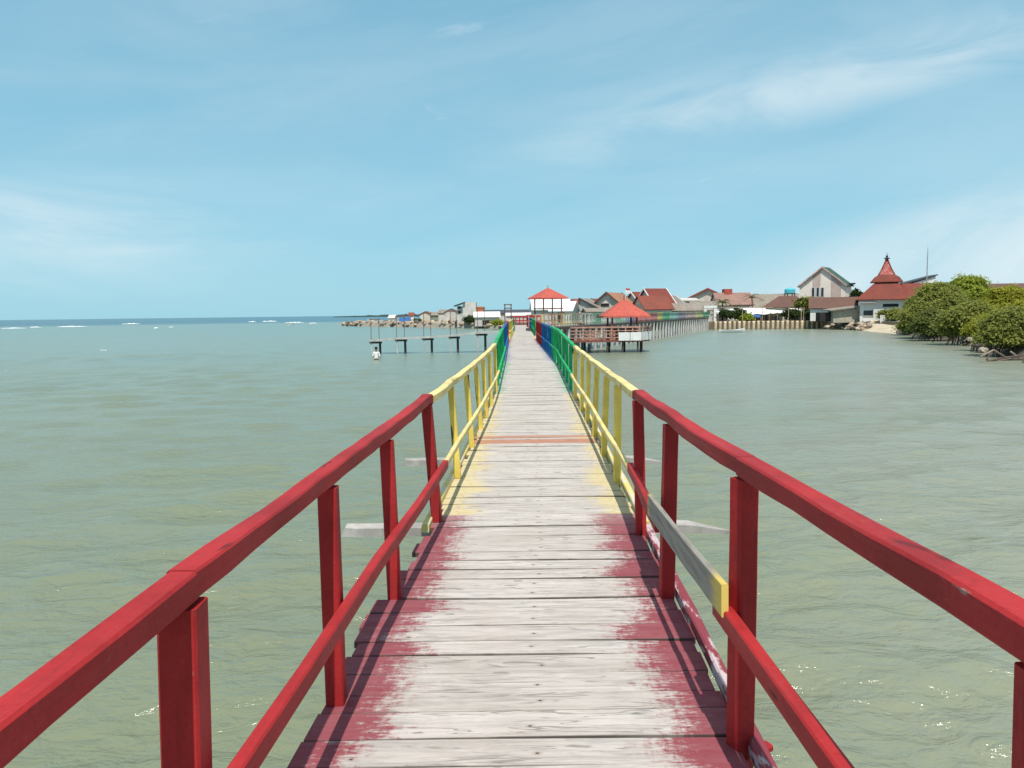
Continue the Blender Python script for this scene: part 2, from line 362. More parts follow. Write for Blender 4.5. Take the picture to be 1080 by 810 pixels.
def deck_material():
    n = NT('bleached_deck_planks'); lat, dist, bid, orange, edge, acr = (n.attr(a) for a in ('lat', 'dist', 'bid', 'orange', 'edge', 'acr'))
    off = n.math('MULTIPLY', bid, 91.0)
    g = n.noise(n.comb(n.math('ADD', n.math('MULTIPLY', lat, 2.2), off), n.math('MULTIPLY', dist, 34.0), bid), 1.0, 7, 0.68, 0.5)
    g2 = n.noise(n.comb(n.math('ADD', n.math('MULTIPLY', lat, 1.1), off), n.math('MULTIPLY', dist, 7.0), 4.0), 1.6, 5, 0.6, 0.8)
    g3 = n.noise(n.comb(n.math('ADD', n.math('MULTIPLY', lat, 7.0), off), n.math('MULTIPLY', dist, 95.0), 5.0), 1.0, 5, 0.75)
    g4 = n.noise(n.comb(n.math('ADD', n.math('MULTIPLY', lat, 3.4), off), n.math('MULTIPLY', dist, 17.0), 8.0), 1.0, 6, 0.7, 1.2)
    spots = n.noise(n.comb(n.math('ADD', n.math('MULTIPLY', lat, 3.0), off), n.math('MULTIPLY', dist, 10.0), 9.0), 1.9, 3, 0.5)
    dirt = n.noise(n.comb(lat, n.math('MULTIPLY', dist, 0.8), 2.0), 1.5, 5, 0.6)
    c = n.ramp(g, [(0.20, (0.14, 0.12, 0.105)), (0.36, (0.36, 0.325, 0.295)), (0.52, (0.50, 0.455, 0.42)), (0.75, (0.63, 0.58, 0.54))])
    c = n.mix(n.step(g2, 0.44, 0.68, 0, 0.5), c, (0.58, 0.525, 0.485))
    c = n.mix(n.step(g2, 0.45, 0.28, 0, 0.6), c, (0.30, 0.28, 0.265))
    c = n.mix(n.step(spots, 0.64, 0.72, 0, 0.75), c, (0.10, 0.085, 0.075))
    c = n.mix(n.step(dirt, 0.46, 0.72, 0, 0.45), c, (0.42, 0.355, 0.31))
    c = n.mix(n.math('MULTIPLY', n.step(bid, 0.3, 1.0), 0.45), c, (0.41, 0.365, 0.325))
    c = n.mix(n.step(g4, 0.50, 0.72, 0, 0.55), c, (0.27, 0.255, 0.24))
    c = n.mix(n.step(g4, 0.46, 0.28, 0, 0.55), c, (0.64, 0.605, 0.58))
    c = n.mix(n.step(g3, 0.52, 0.74, 0, 0.55), c, (0.22, 0.195, 0.175)); c = n.mix(n.step(g3, 0.42, 0.26, 0, 0.5), c, (0.66, 0.63, 0.61))
    for la_, ac_ in ((0.60, 0.045), (0.62, 0.115), (0.02, 0.07)):       # nail heads with a little rust
        dx_ = n.math('SUBTRACT', n.math('ABSOLUTE', lat) if la_ > .1 else lat, n.math('ADD', la_, n.math('MULTIPLY', n.math('SUBTRACT', bid, 0.5), 0.06))); dy_ = n.math('SUBTRACT', acr, ac_)
        r_ = n.math('SQRT', n.math('ADD', n.math('MULTIPLY', dx_, n.math('MULTIPLY', dx_, 0.5)), n.math('MULTIPLY', dy_, dy_)))
        c = n.mix(n.step(r_, 0.020, 0.004, 0, 0.4), c, (0.20, 0.11, 0.07)); c = n.mix(n.step(r_, 0.0058, 0.0042, 0, 0.9), c, (0.05, 0.04, 0.035))
    crk = n.noise(n.comb(n.math('ADD', n.math('MULTIPLY', lat, 1.3), off), n.math('MULTIPLY', dist, 16.0), n.math('MULTIPLY', bid, 31.0)), 1.0, 3, 0.5, 0.6)
    crack = n.math('MULTIPLY', n.step(n.math('ABSOLUTE', n.math('SUBTRACT', crk, 0.5)), 0.013, 0.004), n.step(g2, 0.40, 0.62))
    c = n.mix(n.math('MULTIPLY', crack, 0.5), c, (0.07, 0.06, 0.052))
    # brushed edge paint, ragged board by board
    st = n.noise(n.comb(n.math('ADD', n.math('MULTIPLY', lat, 4.5), off), n.math('MULTIPLY', dist, 30.0), 1.0), 1.0, 6, 0.7)
    bl = n.noise(n.comb(n.math('MULTIPLY', lat, 0.4), n.math('MULTIPLY', dist, 3.4), n.math('MULTIPLY', bid, 7.0)), 1.0, 3, 0.6)
    near = n.step(dist, 14, 5, 0.0, 0.08); brd = n.noise(n.comb(off, n.math('MULTIPLY', bid, 53.0), n.step(lat, -0.1, 0.1, 0.0, 3.7)), 1.0, 1)
    fine = n.noise(n.comb(n.math('ADD', n.math('MULTIPLY', lat, 17.0), off), n.math('MULTIPLY', dist, 52.0), 6.0), 1.0, 8, 0.8, 0.4)
    cross = n.noise(n.comb(n.math('MULTIPLY', lat, 30.0), n.math('MULTIPLY', dist, 7.0), 3.0), 1.0, 4, 0.7)
    e = n.math('ADD', n.math('ABSOLUTE', lat), n.math('ADD', n.math('MULTIPLY', n.math('SUBTRACT', st, 0.5), 0.16), n.math('ADD', n.math('MULTIPLY', n.math('SUBTRACT', bl, 0.5), 0.25), near)))
    e = n.math('ADD', e, n.math('MULTIPLY', n.math('SUBTRACT', brd, 0.5), 0.48))
    cover = n.step(e, 0.36, 0.83)                                             # how loaded the brush was
    dry = n.math('MULTIPLY', n.math('SUBTRACT', n.math('ADD', n.math('MULTIPLY', fine, 0.55), n.math('ADD', n.math('MULTIPLY', st, 0.20), n.math('MULTIPLY', cross, 0.25))), 0.33), 3.2)
    mask = n.step(n.math('ADD', cover, dry), 0.82, 1.34)
    mask = n.math('MULTIPLY', mask, n.step(dist, 5.4, 6.2, 0.95, 0.55))
    t = n.math('DIVIDE', dist, 90.0)
    pc = n.ramp(t, [(0, DCOL['red']), (5.75 / 90, DCOL['yellow']), (14.6 / 90, DCOL['green']), (21.2 / 90, DCOL['blue']), (33.2 / 90, DCOL['red']), (40 / 90, DCOL['yellow']), (57 / 90, DCOL['blue']), (72 / 90, DCOL['red'])], 'CONSTANT')
    pc = n.mix(n.step(g2, 0.3, 0.7, 0, 0.35), pc, n.mix(0.4, pc, (0.4, 0.25, 0.26)))
    c = n.mix(mask, c, pc)
    c = n.mix(n.math('MULTIPLY', orange, n.step(st, 0.30, 0.5, 0.30, 0.85)), c, (0.40, 0.155, 0.085))
    c = n.mix(n.math('MULTIPLY', edge, n.step(g2, 0.35, 0.6, 0.5, 0.9)), c, (0.075, 0.062, 0.052))           # shade of the board gaps painted dark onto chamfers and sides
    h = n.math('ADD', n.math('MULTIPLY', g, 0.8), n.math('MULTIPLY', crack, -0.6))
    return n.done(c, 0.82, n.bump(h, 0.7, 0.006), 0.22)
walk = thing('boardwalk', 'long bleached plank boardwalk with red, yellow, green and blue railings over the water', 'boardwalk', (0, 0, 0))
def build_deck():
    V, F, lat, dist, bid, orange, edge, acr = [], [], [], [], [], [], [], []
    d = 0.25; i = 0; gr = random.Random(3); ocount = 0
    while d < 85.5:
        w = gr.uniform(0.14, 0.235) if d < 45 else gr.uniform(0.3, 0.5)
        gap = gr.choice([0.005, 0.005, 0.006, 0.007, 0.009, 0.014]) if d < 6 else gr.choice([.004, .006, .009, .013]) if d < 45 else 0.012
        if 4.40 < d + w < 4.72 or gr.random() < 0.06: gap += 0.012
        ocount = ocount + 1 if d >= 9.2 else 0; isor = {1: 1.0, 2: 0.12, 3: 0.9}.get(ocount, 0.0); w = {1: .30, 2: .11, 3: .16}.get(ocount, w)
        nseg = 14 if d < 12 else 6; b = gr.random(); zj = gr.uniform(-.004, .004); tilt = gr.uniform(-.006, .006)
        la, lb = gr.uniform(-.05, .04), gr.uniform(-.02, .02)
        if 2.2 < d < 4.15: la = -gr.uniform(0.03, 0.09)
        bow = gr.uniform(-.006, .008); skew = gr.uniform(-.006, .006); ph = gr.uniform(0, 6)
        o = len(V)
        for s in range(nseg + 1):
            u = s / nseg; h_ = hw(d); l = (-h_ - 0.02 + la) * (1 - u) + (h_ + 0.0 + lb) * u
            wob = 0.0030 * math.sin(5 * u + ph) + skew * (u - .5); wob2 = 0.0035 * math.sin(4.3 * u + ph * 2) + skew * (u - .5)
            zt = zj + bow * (4 * u * (1 - u) - .5) + tilt * (u - .5)
            for (dy, dz, ins) in ((wob, -0.032, 0), (wob, -0.004, 0), (wob + .004, 0, 0), (w - gap + wob2 - .004, 0, 0), (w - gap + wob2, -0.004, 0), (w - gap + wob2, -0.032, 0)):
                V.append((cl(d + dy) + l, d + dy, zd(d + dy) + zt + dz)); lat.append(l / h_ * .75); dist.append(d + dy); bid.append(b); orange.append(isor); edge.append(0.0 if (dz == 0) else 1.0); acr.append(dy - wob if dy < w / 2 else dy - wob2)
        for s in range(nseg):
            for k in range(6):
                k2 = (k + 1) % 6; F.append((o + s * 6 + k, o + s * 6 + k2, o + (s + 1) * 6 + k2, o + (s + 1) * 6 + k))
        F.append(tuple(o + k for k in range(5, -1, -1))); F.append(tuple(o + nseg * 6 + k for k in range(6)))
        d += w; i += 1
    me = bpy.data.meshes.new('deck'); me.from_pydata(V, [], F)
    for nm, dat in (('lat', lat), ('dist', dist), ('bid', bid), ('orange', orange), ('edge', edge), ('acr', acr)):
        a = me.attributes.new(nm, 'FLOAT', 'POINT'); a.data.foreach_set('value', dat)
    bm = bmesh.new(); bm.from_mesh(me); bmesh.ops.recalc_face_normals(bm, faces=bm.faces); bm.to_mesh(me); bm.free()
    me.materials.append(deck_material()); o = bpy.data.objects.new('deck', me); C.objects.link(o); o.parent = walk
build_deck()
m_grey = plain('grey_timber', (0.50, 0.48, 0.45), 0.85, 0.18, 3.0, 0.3)
m_dark = plain('dark_wet_timber', (0.085, 0.07, 0.06), 0.8, 0.3, 2.0)
m_bearer = plain('stained_bearer_timber', (0.40, 0.375, 0.35), 0.9, 0.25, 2.2, 0.6)
# bearers under the deck, sticking out past the edge, and the piles that carry them
bear = [3.05, 5.85, 8.6] + [11.4 + 2.8 * k for k in range(27)]
ext = {5.85: (1.30, 1.62), 8.6: (1.22, 1.66)}
for d in bear:
    l, r_ = ext.get(d, (0.80, 0.86) if d > 4 else (0.72, 0.80)); z = zd(d) - 0.075
    mb = MB()
    if d in ext:
        l0, r0 = -l, r_
        mb.loft([[(l0, d - .05, z - .03), (l0, d + .08, z - .03), (l0 + .02, d + .08, z + .035), (l0 + .03, d - .05, z + .035)]] +
                [[(x, d - .075, z - .03), (x, d + .075, z - .03), (x, d + .075, z + .035), (x, d - .075, z + .035)] for x in np.linspace(l0 + .12, r0 - .45, 6)] +
                [[(r0 - .28, d - .06, z - .03), (r0 - .28, d + .07, z - .03), (r0 - .28, d + .07, z + .03), (r0 - .28, d - .06, z + .025)], [(r0, d - .055, z - .045), (r0, d - .03, z - .045), (r0, d - .03, z - .02), (r0, d - .055, z - .02)]])
    else: mb.box((cl(d), d, z), (l + r_, 0.13, 0.10))
    mb.build('bearer', m_bearer, walk)
    if d < 86:
        for s in (-1, 1):
            mb = MB(); x = cl(d) + s * 0.55; mb.tube([(x, d + .02, -1.2), (x + random.uniform(-.02, .02), d + .02, z - .05)], 0.07, 8); mb.build('pile', m_dark, walk)
# ---- railings
LP = [0.15, 1.78, 3.05, 4.22, 5.82, 7.4, 9.06, 10.5, 11.7, 13.1, 14.9]; RP = [-.2, 1.145, 2.70, 4.18, 5.42, 7.07, 8.5, 9.8, 11.1, 12.3, 13.9]
for arr in (LP, RP):
    while arr[-1] < 84: arr.append(arr[-1] + (1.25 if arr[-1] < 36 else 1.6) + .22 * (hash_('sp', round(arr[-1], 2)) - .5))
RAILH = 0.955
def rail_off(s): return 0.005 if s < 0 else 0.0
def top_pt(s, d):
    j = (hash_('a', s, round(d, 2)) - .5)
    hgt = np.interp(d, [1.3, 2.74, 5.5, 8.5], [1.085, 1.06, 1.02, .95]) if s > 0 else np.interp(d, [0, 6, 9, 15], [.965, .965, .94, .95])
    return Vector((cl(d) + s * toff(s, d), d, zd(d) + hgt - .042 + j * (0.016 if d < 6 else .006)))
def boff(s, d):                                 # post foot offset from the centre line
    if s < 0: return float(np.interp(d, [0, 1.8, 3.1, 5.8, 9, 15, 40], [.80, .80, .78, .745, .745, .72, .69]))
    return float(np.interp(d, [0, 1.3, 2.74, 4.2, 5.5, 15, 40], [.85, .84, .757, .725, .745, .72, .69]))
def toff(s, d):
    if s < 0: return float(np.interp(d, [0, 2, 6, 10, 15, 40], [.775, .78, .80, .80, .735, .70]))
    return float(np.interp(d, [0, 1.3, 2.74, 5.5, 8.5, 14, 20, 40], [.84, .82, .765, .72, .78, .735, .69, .68]))
def rail_pts(s, d0, d1, stops):
    ds = sorted(set([d0, d1] + [q for q in stops if d0 < q < d1])); out = []
    for a, b in zip(ds[:-1], ds[1:]):
        A, B = top_pt(s, a), top_pt(s, b); nsub = 6 if b < 9 else 2
        for k in range(nsub):
            t = k / nsub; p = A.lerp(B, t); sag = 4 * t * (1 - t)
            p.z -= sag * 0.012 * hash_('sag', s, round(a, 1)); p.x += sag * .016 * (hash_('bow', s, round(a, 1)) - .5); out.append(p)
    out.append(top_pt(s, ds[-1])); return out
for s in (-1, 1):
    posts = LP if s < 0 else RP
    for (d0, d1, cn) in SECT[s]:
        my = paint('paint_%s_along' % cn, COL[cn] if cn != 'yellow' else (.72, .575, .24), 'y', 0.30 if cn == 'red' else 0.25); mz = paint('paint_%s_upright' % cn, COL[cn], 'z', 0.12)
        mb = MB(); pts = rail_pts(s, d0 if d0 > .2 else -1.4, d1, posts); wd = 0.072 if cn == 'red' and d0 < 1 else 0.07
        if d0 < 1:      # two lengths butted over a post
            cut = min(range(len(pts)), key=lambda i: abs(pts[i].y - (1.78 if s < 0 else 2.70)))
            mb.bar(pts[:cut + 1], wd, 0.070 if s < 0 else 0.066, 0.007, 0.0028)
            q = [p + Vector((0.004 * s, 0, 0.003)) for p in pts[cut:]]; q[0].y += 0.006; mb.bar(q, wd, 0.068 if s < 0 else 0.064, 0.006, 0.0028)
        else: mb.bar(pts, wd, 0.058, 0.006, 0.001)
        rail = mb.build('railing', my, walk); tag(rail, '%s painted railing section' % cn)
        # lower rail on the inner side of the posts
        if not (s > 0 and d0 < 1):
            mb = MB(); lp = []
            for d in np.linspace(max(d0, -1.0) - (0 if d0 > 1 else 1.2), d1 + .06, max(3, int((d1 - d0) / 0.8))):
                lp.append((cl(d) + s * (boff(s, d) - np.interp(d, [1.9, 3.5], [.105, .055])), d, zd(d) + 0.40 + (0.03 if d < 2.2 else 0) + .012 * math.sin(d * 1.3 + s)))
            mb.bar(lp, 0.045 if d0 < 1 else 0.038, 0.068 if d0 < 1 else 0.05, 0.006, 0.0015); mb.build('lower_rail', my, rail)
        else:
            for (a, b, za, zb) in ((4.10, 5.62, 0.415, 0.43), (-1.2, 2.80, 0.40, 0.475)):
                mb = MB(); mb.bar([(cl(d) + s * (boff(s, d) - 0.055), d, zd(d) + np.interp(d, [a, b], [za, zb])) for d in np.linspace(a, b, 7)], 0.045, 0.072, 0.006, 0.0015); mb.build('lower_rail', my, rail)
            mb = MB(); mb.bar([(cl(d) + s * (np.interp(d, [2.68, 4.3], [0.69, 0.655])), d, zd(d) + np.interp(d, [2.68, 4.3], [0.545, 0.478]) - .006 * math.sin((d - 2.68) * 1.9)) for d in np.linspace(2.66, 4.32, 9)], 0.026, 0.115, 0.003, 0.0012)
            pl = NT('unpainted_grey_plank'); v = pl.obj(); yy = pl.sep(v)[1]
            g = pl.noise(pl.scale(v, (40, 2.5, 40)), 1.0, 6, 0.7)
            c = pl.ramp(g, [(0.25, (0.12, 0.105, 0.085)), (0.5, (0.27, 0.25, 0.215)), (0.75, (0.36, 0.33, 0.28))])
            e = pl.math('ADD', yy, pl.math('MULTIPLY', pl.math('SUBTRACT', g, 0.5), 0.5))
            c = pl.mix(pl.step(e, 2.86, 2.70, 0, 0.9), c, (0.68, 0.50, 0.10)); c = pl.mix(pl.step(e, 4.18, 4.32, 0, 0.7), c, (0.55, 0.43, 0.14))
            tag(mb.build('repair_plank', pl.done(c, 0.8, pl.bump(g, 0.5, 0.004)), rail), 'unpainted grey repair plank with a yellow end')
        for d in posts:
            if not d0 <= d < d1: continue
            j = random.Random('%s%.2f' % (s, d)); w = (0.090 if d < 2.5 and s < 0 else 0.074) if d < 6 else 0.062; x = cl(d) + s * boff(s, d)
            rot = j.uniform(-.08, .08) if d > 3 or s < 0 else 0.0
            if s > 0 and 2.6 < d < 2.9: rot = R(24)
            lean = s * (toff(s, d) - boff(s, d)) + j.uniform(-.006, .006); zt = top_pt(s, d).z - 0.042; zb = zd(d) - (0.0 if s < 0 else .10)
            mb = MB(); rings = []
            for t in np.linspace(0, 1, 7):
                q = w / 2 * (1 + j.uniform(-.02, .02)); bv = 0.006; ca, sa = math.cos(rot), math.sin(rot)
                pr = [(-q + bv, -q), (q - bv, -q), (q, -q + bv), (q, q - bv), (q - bv, q), (-q + bv, q), (-q, q - bv), (-q, -q + bv)]
                rings.append([(x + lean * t + a * ca - b * sa, d + a * sa + b * ca, zb + (zt - zb) * t) for a, b in pr])
            mb.loft(rings); mb.build('post', mz, rail)
    # edge timber outside the post feet
    for (d0, d1, cn) in ((0.3, 5.5, 'red'), (5.6, 14.4, 'yellow')):
        if s < 0 and cn == 'red': continue
        mb = MB(); mb.bar([(cl(d) + s * (hw(d) + 0.045), d, zd(d) + 0.010 + .006 * math.sin(d * 2.1)) for d in np.linspace(d0, d1, 14)], 0.05, 0.07, 0.008, 0.003)
        k = NT('worn_edge_%s' % cn); v = k.obj(); g = k.noise(k.scale(v, (12, 3.0, 12)), 1.0, 6, 0.7)
        c = k.mix(k.step(g, 0.44, 0.52), (0.52, 0.42, 0.43), DCOL[cn]) if cn == 'red' else k.mix(k.step(g, 0.5, 0.6), DCOL[cn], (0.6, 0.56, 0.45))
        mb.build('edge_timber', k.done(c, 0.8, k.bump(g, 0.4, 0.005)), walk)
# stub of painted timber poking out beside the near right post
mb = MB(); d = 2.62; mb.bar([(cl(d) + .70, d + .02, zd(d) - .05), (cl(d) + .88, d + .12, zd(d) - .03)], 0.045, 0.03, 0.006, .002); mb.build('timber_stub', paint('paint_red_along', COL['red'], 'y'), walk)

# ------------------------------------------------------------------ generic structures
def gable_house(name, label, cat, c, rz, L, W, z0, ze, zr, wall, roof, over=0.4, trim=None, openings=(), group=None, thick=0.14, skew=0.0):
    """ridge along local x; openings: (side 'l' gable at -x / 'f' long wall at -y, along, z, width, height, material)"""
    t = thing(name, label, cat, (c[0], c[1], z0), group); ca, sa = math.cos(rz), math.sin(rz)
    def T(x, y, z): return Vector((c[0] + x * ca - y * sa, c[1] + x * sa + y * ca, z))
    rs = skew * W / 2
    mb = MB(); mb.loft([[T(x, -W / 2, z0), T(x, W / 2, z0), T(x, W / 2, ze), T(x, rs, zr - .05), T(x, -W / 2, ze)] for x in (-L / 2, L / 2)]); mb.build('wall', wall, t)
    mb = MB()
    for s in (-1, 1):
        run = W / 2 - s * rs; sl = (zr - ze) / run; yo = s * (W / 2 + over); zo = ze - sl * over
        nrm = Vector((0, s * (zr - ze), run)).normalized() * thick
        A = [(-L / 2 - over, rs, zr), (L / 2 + over, rs, zr), (L / 2 + over, yo, zo), (-L / 2 - over, yo, zo)]
        lo = [T(*a) for a in A]; up = [T(a[0], a[1] + nrm.y * (0 if i < 2 else 1), a[2] + (thick if i < 2 else nrm.z)) for i, a in enumerate(A)]
        mb.loft([lo, up])
    rf = mb.build('roof', roof, t)
    if trim:
        for x in (-L / 2 - over - .05, L / 2 + over + .05):
            mb = MB(); sl = [(zr - ze) / (W / 2 - s * rs) for s in (-1, 1)]
            pr = [(-W / 2 - over, ze - sl[0] * over - .05), (rs, zr - .05), (W / 2 + over, ze - sl[1] * over - .05), (W / 2 + over, ze - sl[1] * over + .25), (rs, zr + .27), (-W / 2 - over, ze - sl[0] * over + .25)]
            mb.loft([[T(x - .06, a, b) for a, b in pr], [T(x + .06, a, b) for a, b in pr]]); mb.build('bargeboard', trim, t)
    for (sd, u, z, w, h, m) in openings:
        mb = MB()
        if sd == 'l': a, b, dx = T(-L / 2 - .03, u - w / 2, z), T(-L / 2 - .03, u + w / 2, z), T(-L / 2 + .08, u + w / 2, z) - T(-L / 2 - .03, u + w / 2, z)
        else: a, b, dx = T(u - w / 2, -W / 2 - .03, z), T(u + w / 2, -W / 2 - .03, z), T(u, -W / 2 + .08, z) - T(u, -W / 2 - .03, z)
        mb.prism([a, b, b + Vector((0, 0, h)), a + Vector((0, 0, h))], dx); wo = mb.build('door' if h > 1.9 else 'window', m, t)
        mb = MB(); up = Vector((0, 0, 1)); dn = -dx.normalized() * .05
        for q0, q1 in ((a, b), (a + up * h, b + up * h)): mb.bar([q0 + dn * .4, q1 + dn * .4], .07, .08, .01)
        for q in (a, b): mb.prism([q + dn, q + dn + (b - a).normalized() * .07, q + (b - a).normalized() * .07, q], up * h)
        mb.build('frame', plain('window_frame', (0.5, 0.47, 0.42)), wo)
    return t, T
def hip(mb, T, x0, x1, y0, y1, ze, zr, ridge, over=0.4, th=0.12):
    """hip roof over rectangle in local coordinates; ridge = half length of ridge along x"""
    cx_, cy_ = (x0 + x1) / 2, (y0 + y1) / 2
    E = [(x0 - over, y0 - over), (x1 + over, y0 - over), (x1 + over, y1 + over), (x0 - over, y1 + over)]
    e0 = [T(a, b, ze - .12) for a, b in E]; e1 = [T(a, b, ze) for a, b in E]; r_ = [T(cx_ - ridge, cy_, zr), T(cx_ + ridge, cy_, zr)]
    o = len(mb.v); mb.v += [tuple(v) for v in e0 + e1 + r_]
    mb.f += [tuple(o + i for i in f) for f in ((3, 2, 1, 0), (0, 1, 5, 4), (1, 2, 6, 5), (2, 3, 7, 6), (3, 0, 4, 7), (4, 5, 9, 8), (6, 7, 8, 9), (5, 6, 9), (7, 4, 8))]
def frame_at(c, rz):
    ca, sa = math.cos(rz), math.sin(rz)
    return lambda x, y, z: Vector((c[0] + x * ca - y * sa, c[1] + x * sa + y * ca, z))

m_plasterW = plain('white_plaster', (0.74, 0.73, 0.70), 0.85, 0.08, 0.8, 0.25)
m_plasterG = plain('grey_plaster', (0.56, 0.53, 0.485), 0.9, 0.2, 0.8, 0.4)
m_plasterP = plain('pale_pink_plaster', (0.84, 0.735, 0.655), 0.85, 0.06, 0.8, 0.12)
m_plasterD = plain('dusky_pink_plaster', (0.55, 0.43, 0.385), 0.85, 0.06, 0.8, 0.12)
m_plasterB = plain('beige_plaster', (0.64, 0.59, 0.50), 0.9, 0.12, 0.7, 0.3)
m_redroof = rooftile('red_roof_tile', (0.235, 0.058, 0.042), (0.165, 0.050, 0.038), 0.35, 0.45)
m_rustroof = rooftile('rust_roof_tile', (0.27, 0.075, 0.05), (0.20, 0.065, 0.048), 0.35, 0.4)
m_brownroof = rooftile('brown_roof_tile', (0.17, 0.085, 0.065), (0.13, 0.08, 0.065), 0.35, 0.5)
m_greyroof = rooftile('grey_sheet_roof', (0.31, 0.27, 0.225), (0.23, 0.195, 0.16), 0.5, 0.5)
m_zinc = plain('bright_zinc_roof', (0.78, 0.78, 0.76), 0.5, 0.08, 0.5, 0.15, 0.4)
m_coral = rooftile('coral_red_roof', (0.52, 0.115, 0.085), (0.44, 0.095, 0.07), 0.22, 0.22)
m_greenroof = rooftile('green_roof_tile', (0.05, 0.12, 0.09), (0.04, 0.10, 0.08), 0.35, 0.3)
m_tan = rooftile('tan_roof_tile', (0.40, 0.20, 0.12), (0.32, 0.17, 0.11), 0.35, 0.3)
m_glass = NT('dark_glass').done((0.025, 0.03, 0.035), 0.12, None, 0.5)
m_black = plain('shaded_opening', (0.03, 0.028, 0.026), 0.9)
m_brown = plain('brown_painted_wood', (0.22, 0.075, 0.055), 0.75, 0.3, 2.0, 0.2)
m_white = plain('white_paint', (0.78, 0.77, 0.75), 0.6, 0.06, 1.0, 0.12)
m_conc = plain('pale_concrete', (0.55, 0.52, 0.48), 0.9, 0.2, 0.7, 0.45)
m_bamboo = plain('bleached_bamboo', (0.47, 0.36, 0.22), 0.8, 0.3, 1.5, 0.2)
m_steel = plain('dark_steel', (0.06, 0.06, 0.065), 0.5, 0.2)
m_cyan = plain('cyan_plastic', (0.10, 0.52, 0.60), 0.4, 0.06)
m_bluetarp = plain('blue_tarpaulin', (0.03, 0.12, 0.33), 0.6, 0.2)
m_whitetarp = plain('white_tarpaulin', (0.80, 0.79, 0.77), 0.6, 0.06)
m_orange = plain('orange_brick', (0.48, 0.17, 0.08), 0.85, 0.15)

# ------------------------------------------------------------------ pavilion platform at right (coral roof, white panels)
t = thing('pavilion', 'open pavilion with coral red hipped roof and white panels standing on stilts in the water', 'pavilion', (9.2, 64.5, 0))
Yf, Yb, xa, xb, zf = 62.0, 67.0, 3.3, 10.35, 1.02
xb = 10.15; xc2, yc2 = 11.3, 64.2
m_rail = plain('faded_brown_rail', (.45, .255, .20), .8, .3, 2.5, .2)
mb = MB(); mb.prism([(xa, Yf, zf - .14), (xb, Yf, zf - .14), (xc2, yc2, zf - .14), (xc2, Yb, zf - .14), (xa, Yb, zf - .14)], (0, 0, .14)); mb.build('floor', m_brown, t)
for x, y in ((3.9, 66.8), (5.2, 66.8), (6.2, 66.8), (7.55, 62.2), (8.0, 64.6), (8.75, 62.2), (9.25, 64.6), (9.95, 62.2), (10.5, 64.2), (11.0, 66.6), (8.1, 66.8)):
    if 1: mb = MB(); mb.tube([(x, y, -1), (x + .03, y, zf - .1)], 0.075, 8); mb.build('pile', m_dark, t)
zt = 2.12
for x in np.linspace(xa + .1, xb - .05, 13): mb = MB(); mb.box2((x - .05, Yf - .02, zf), (x + .05, Yf + .08, zt)); mb.build('rail_post', m_rail, t)
f0, f1 = Vector((xb, Yf, 0)), Vector((xc2, yc2, 0)); fd = (f1 - f0).normalized(); fn = Vector((fd.y, -fd.x, 0))
for u in (.35, .68, 1.0): p = f0.lerp(f1, u); mb = MB(); mb.box((p.x, p.y, (zf + zt) / 2), (.1, .1, zt - zf), math.atan2(fd.y, fd.x)); mb.build('rail_post', m_rail, t)
for z, h in ((zt - .07, .12), (1.78, .07), (1.52, .07), (1.24, .07)):
    mb = MB(); mb.box2((xa, Yf - .05, z - h / 2), (xb - .02, Yf - .015, z + h / 2)); mb.build('handrail', m_rail, t)
    mb = MB(); mb.bar([f0 + fn * .07 + Vector((0, 0, z)), f1 + fn * .07 + Vector((0, 0, z))], .04, h, .004); mb.build('handrail', m_rail, t)
mb = MB()
for x in np.arange(xa + .1, 8.35, 0.27):
    if hash_('bd', x) < .42: mb.box2((x, Yf + .09, zf + .05), (x + .2, Yf + .11, zt - .25 - .3 * hash_('q', x)))
mb.build('rail_board', plain('faded_rail_board', (0.42, 0.22, 0.17), .8, .3, 3), t)
for x0 in (P(652.6, 355, 61.9).x, P(664.9, 355, 61.9).x): mb = MB(); mb.box2((x0, Yf - .10, zf - .03), (x0 + .87, Yf - .055, 1.64)); mb.build('panel', m_white, t)
for u in (.03, .36, .69): p = f0.lerp(f1, u) + fn * .12 + Vector((0, 0, zf - .02)); q = p + fd * (f1 - f0).length * .27; mb = MB(); mb.prism([p, q, q + fn * .03, p + fn * .03], (0, 0, .66)); mb.build('panel', m_white, t)
for x in (8.05, 10.0):
    for y in (Yf + .9, Yf + 3.9): mb = MB(); mb.box2((x - .07, y - .07, zf), (x + .07, y + .07, 3.1)); mb.build('column', m_brown, t)
mb = MB(); hip(mb, lambda x, y, z: Vector((x, y, z)), 7.5, 10.9, Yf + .7, Yf + 4.1, 2.92, 4.25, 0.1, 0.18); rf = mb.build('roof', m_coral, t)
mb = MB(); mb.tube([(9.2, Yf + 2.35, 4.25), (9.2, Yf + 2.35, 4.55)], .06, 6); mb.build('finial', m_coral, rf)
mb = MB(); mb.box((9.0, Yf + 2.4, zf + .45), (2.2, 1.0, .9)); mb.build('bench', m_dark, t)

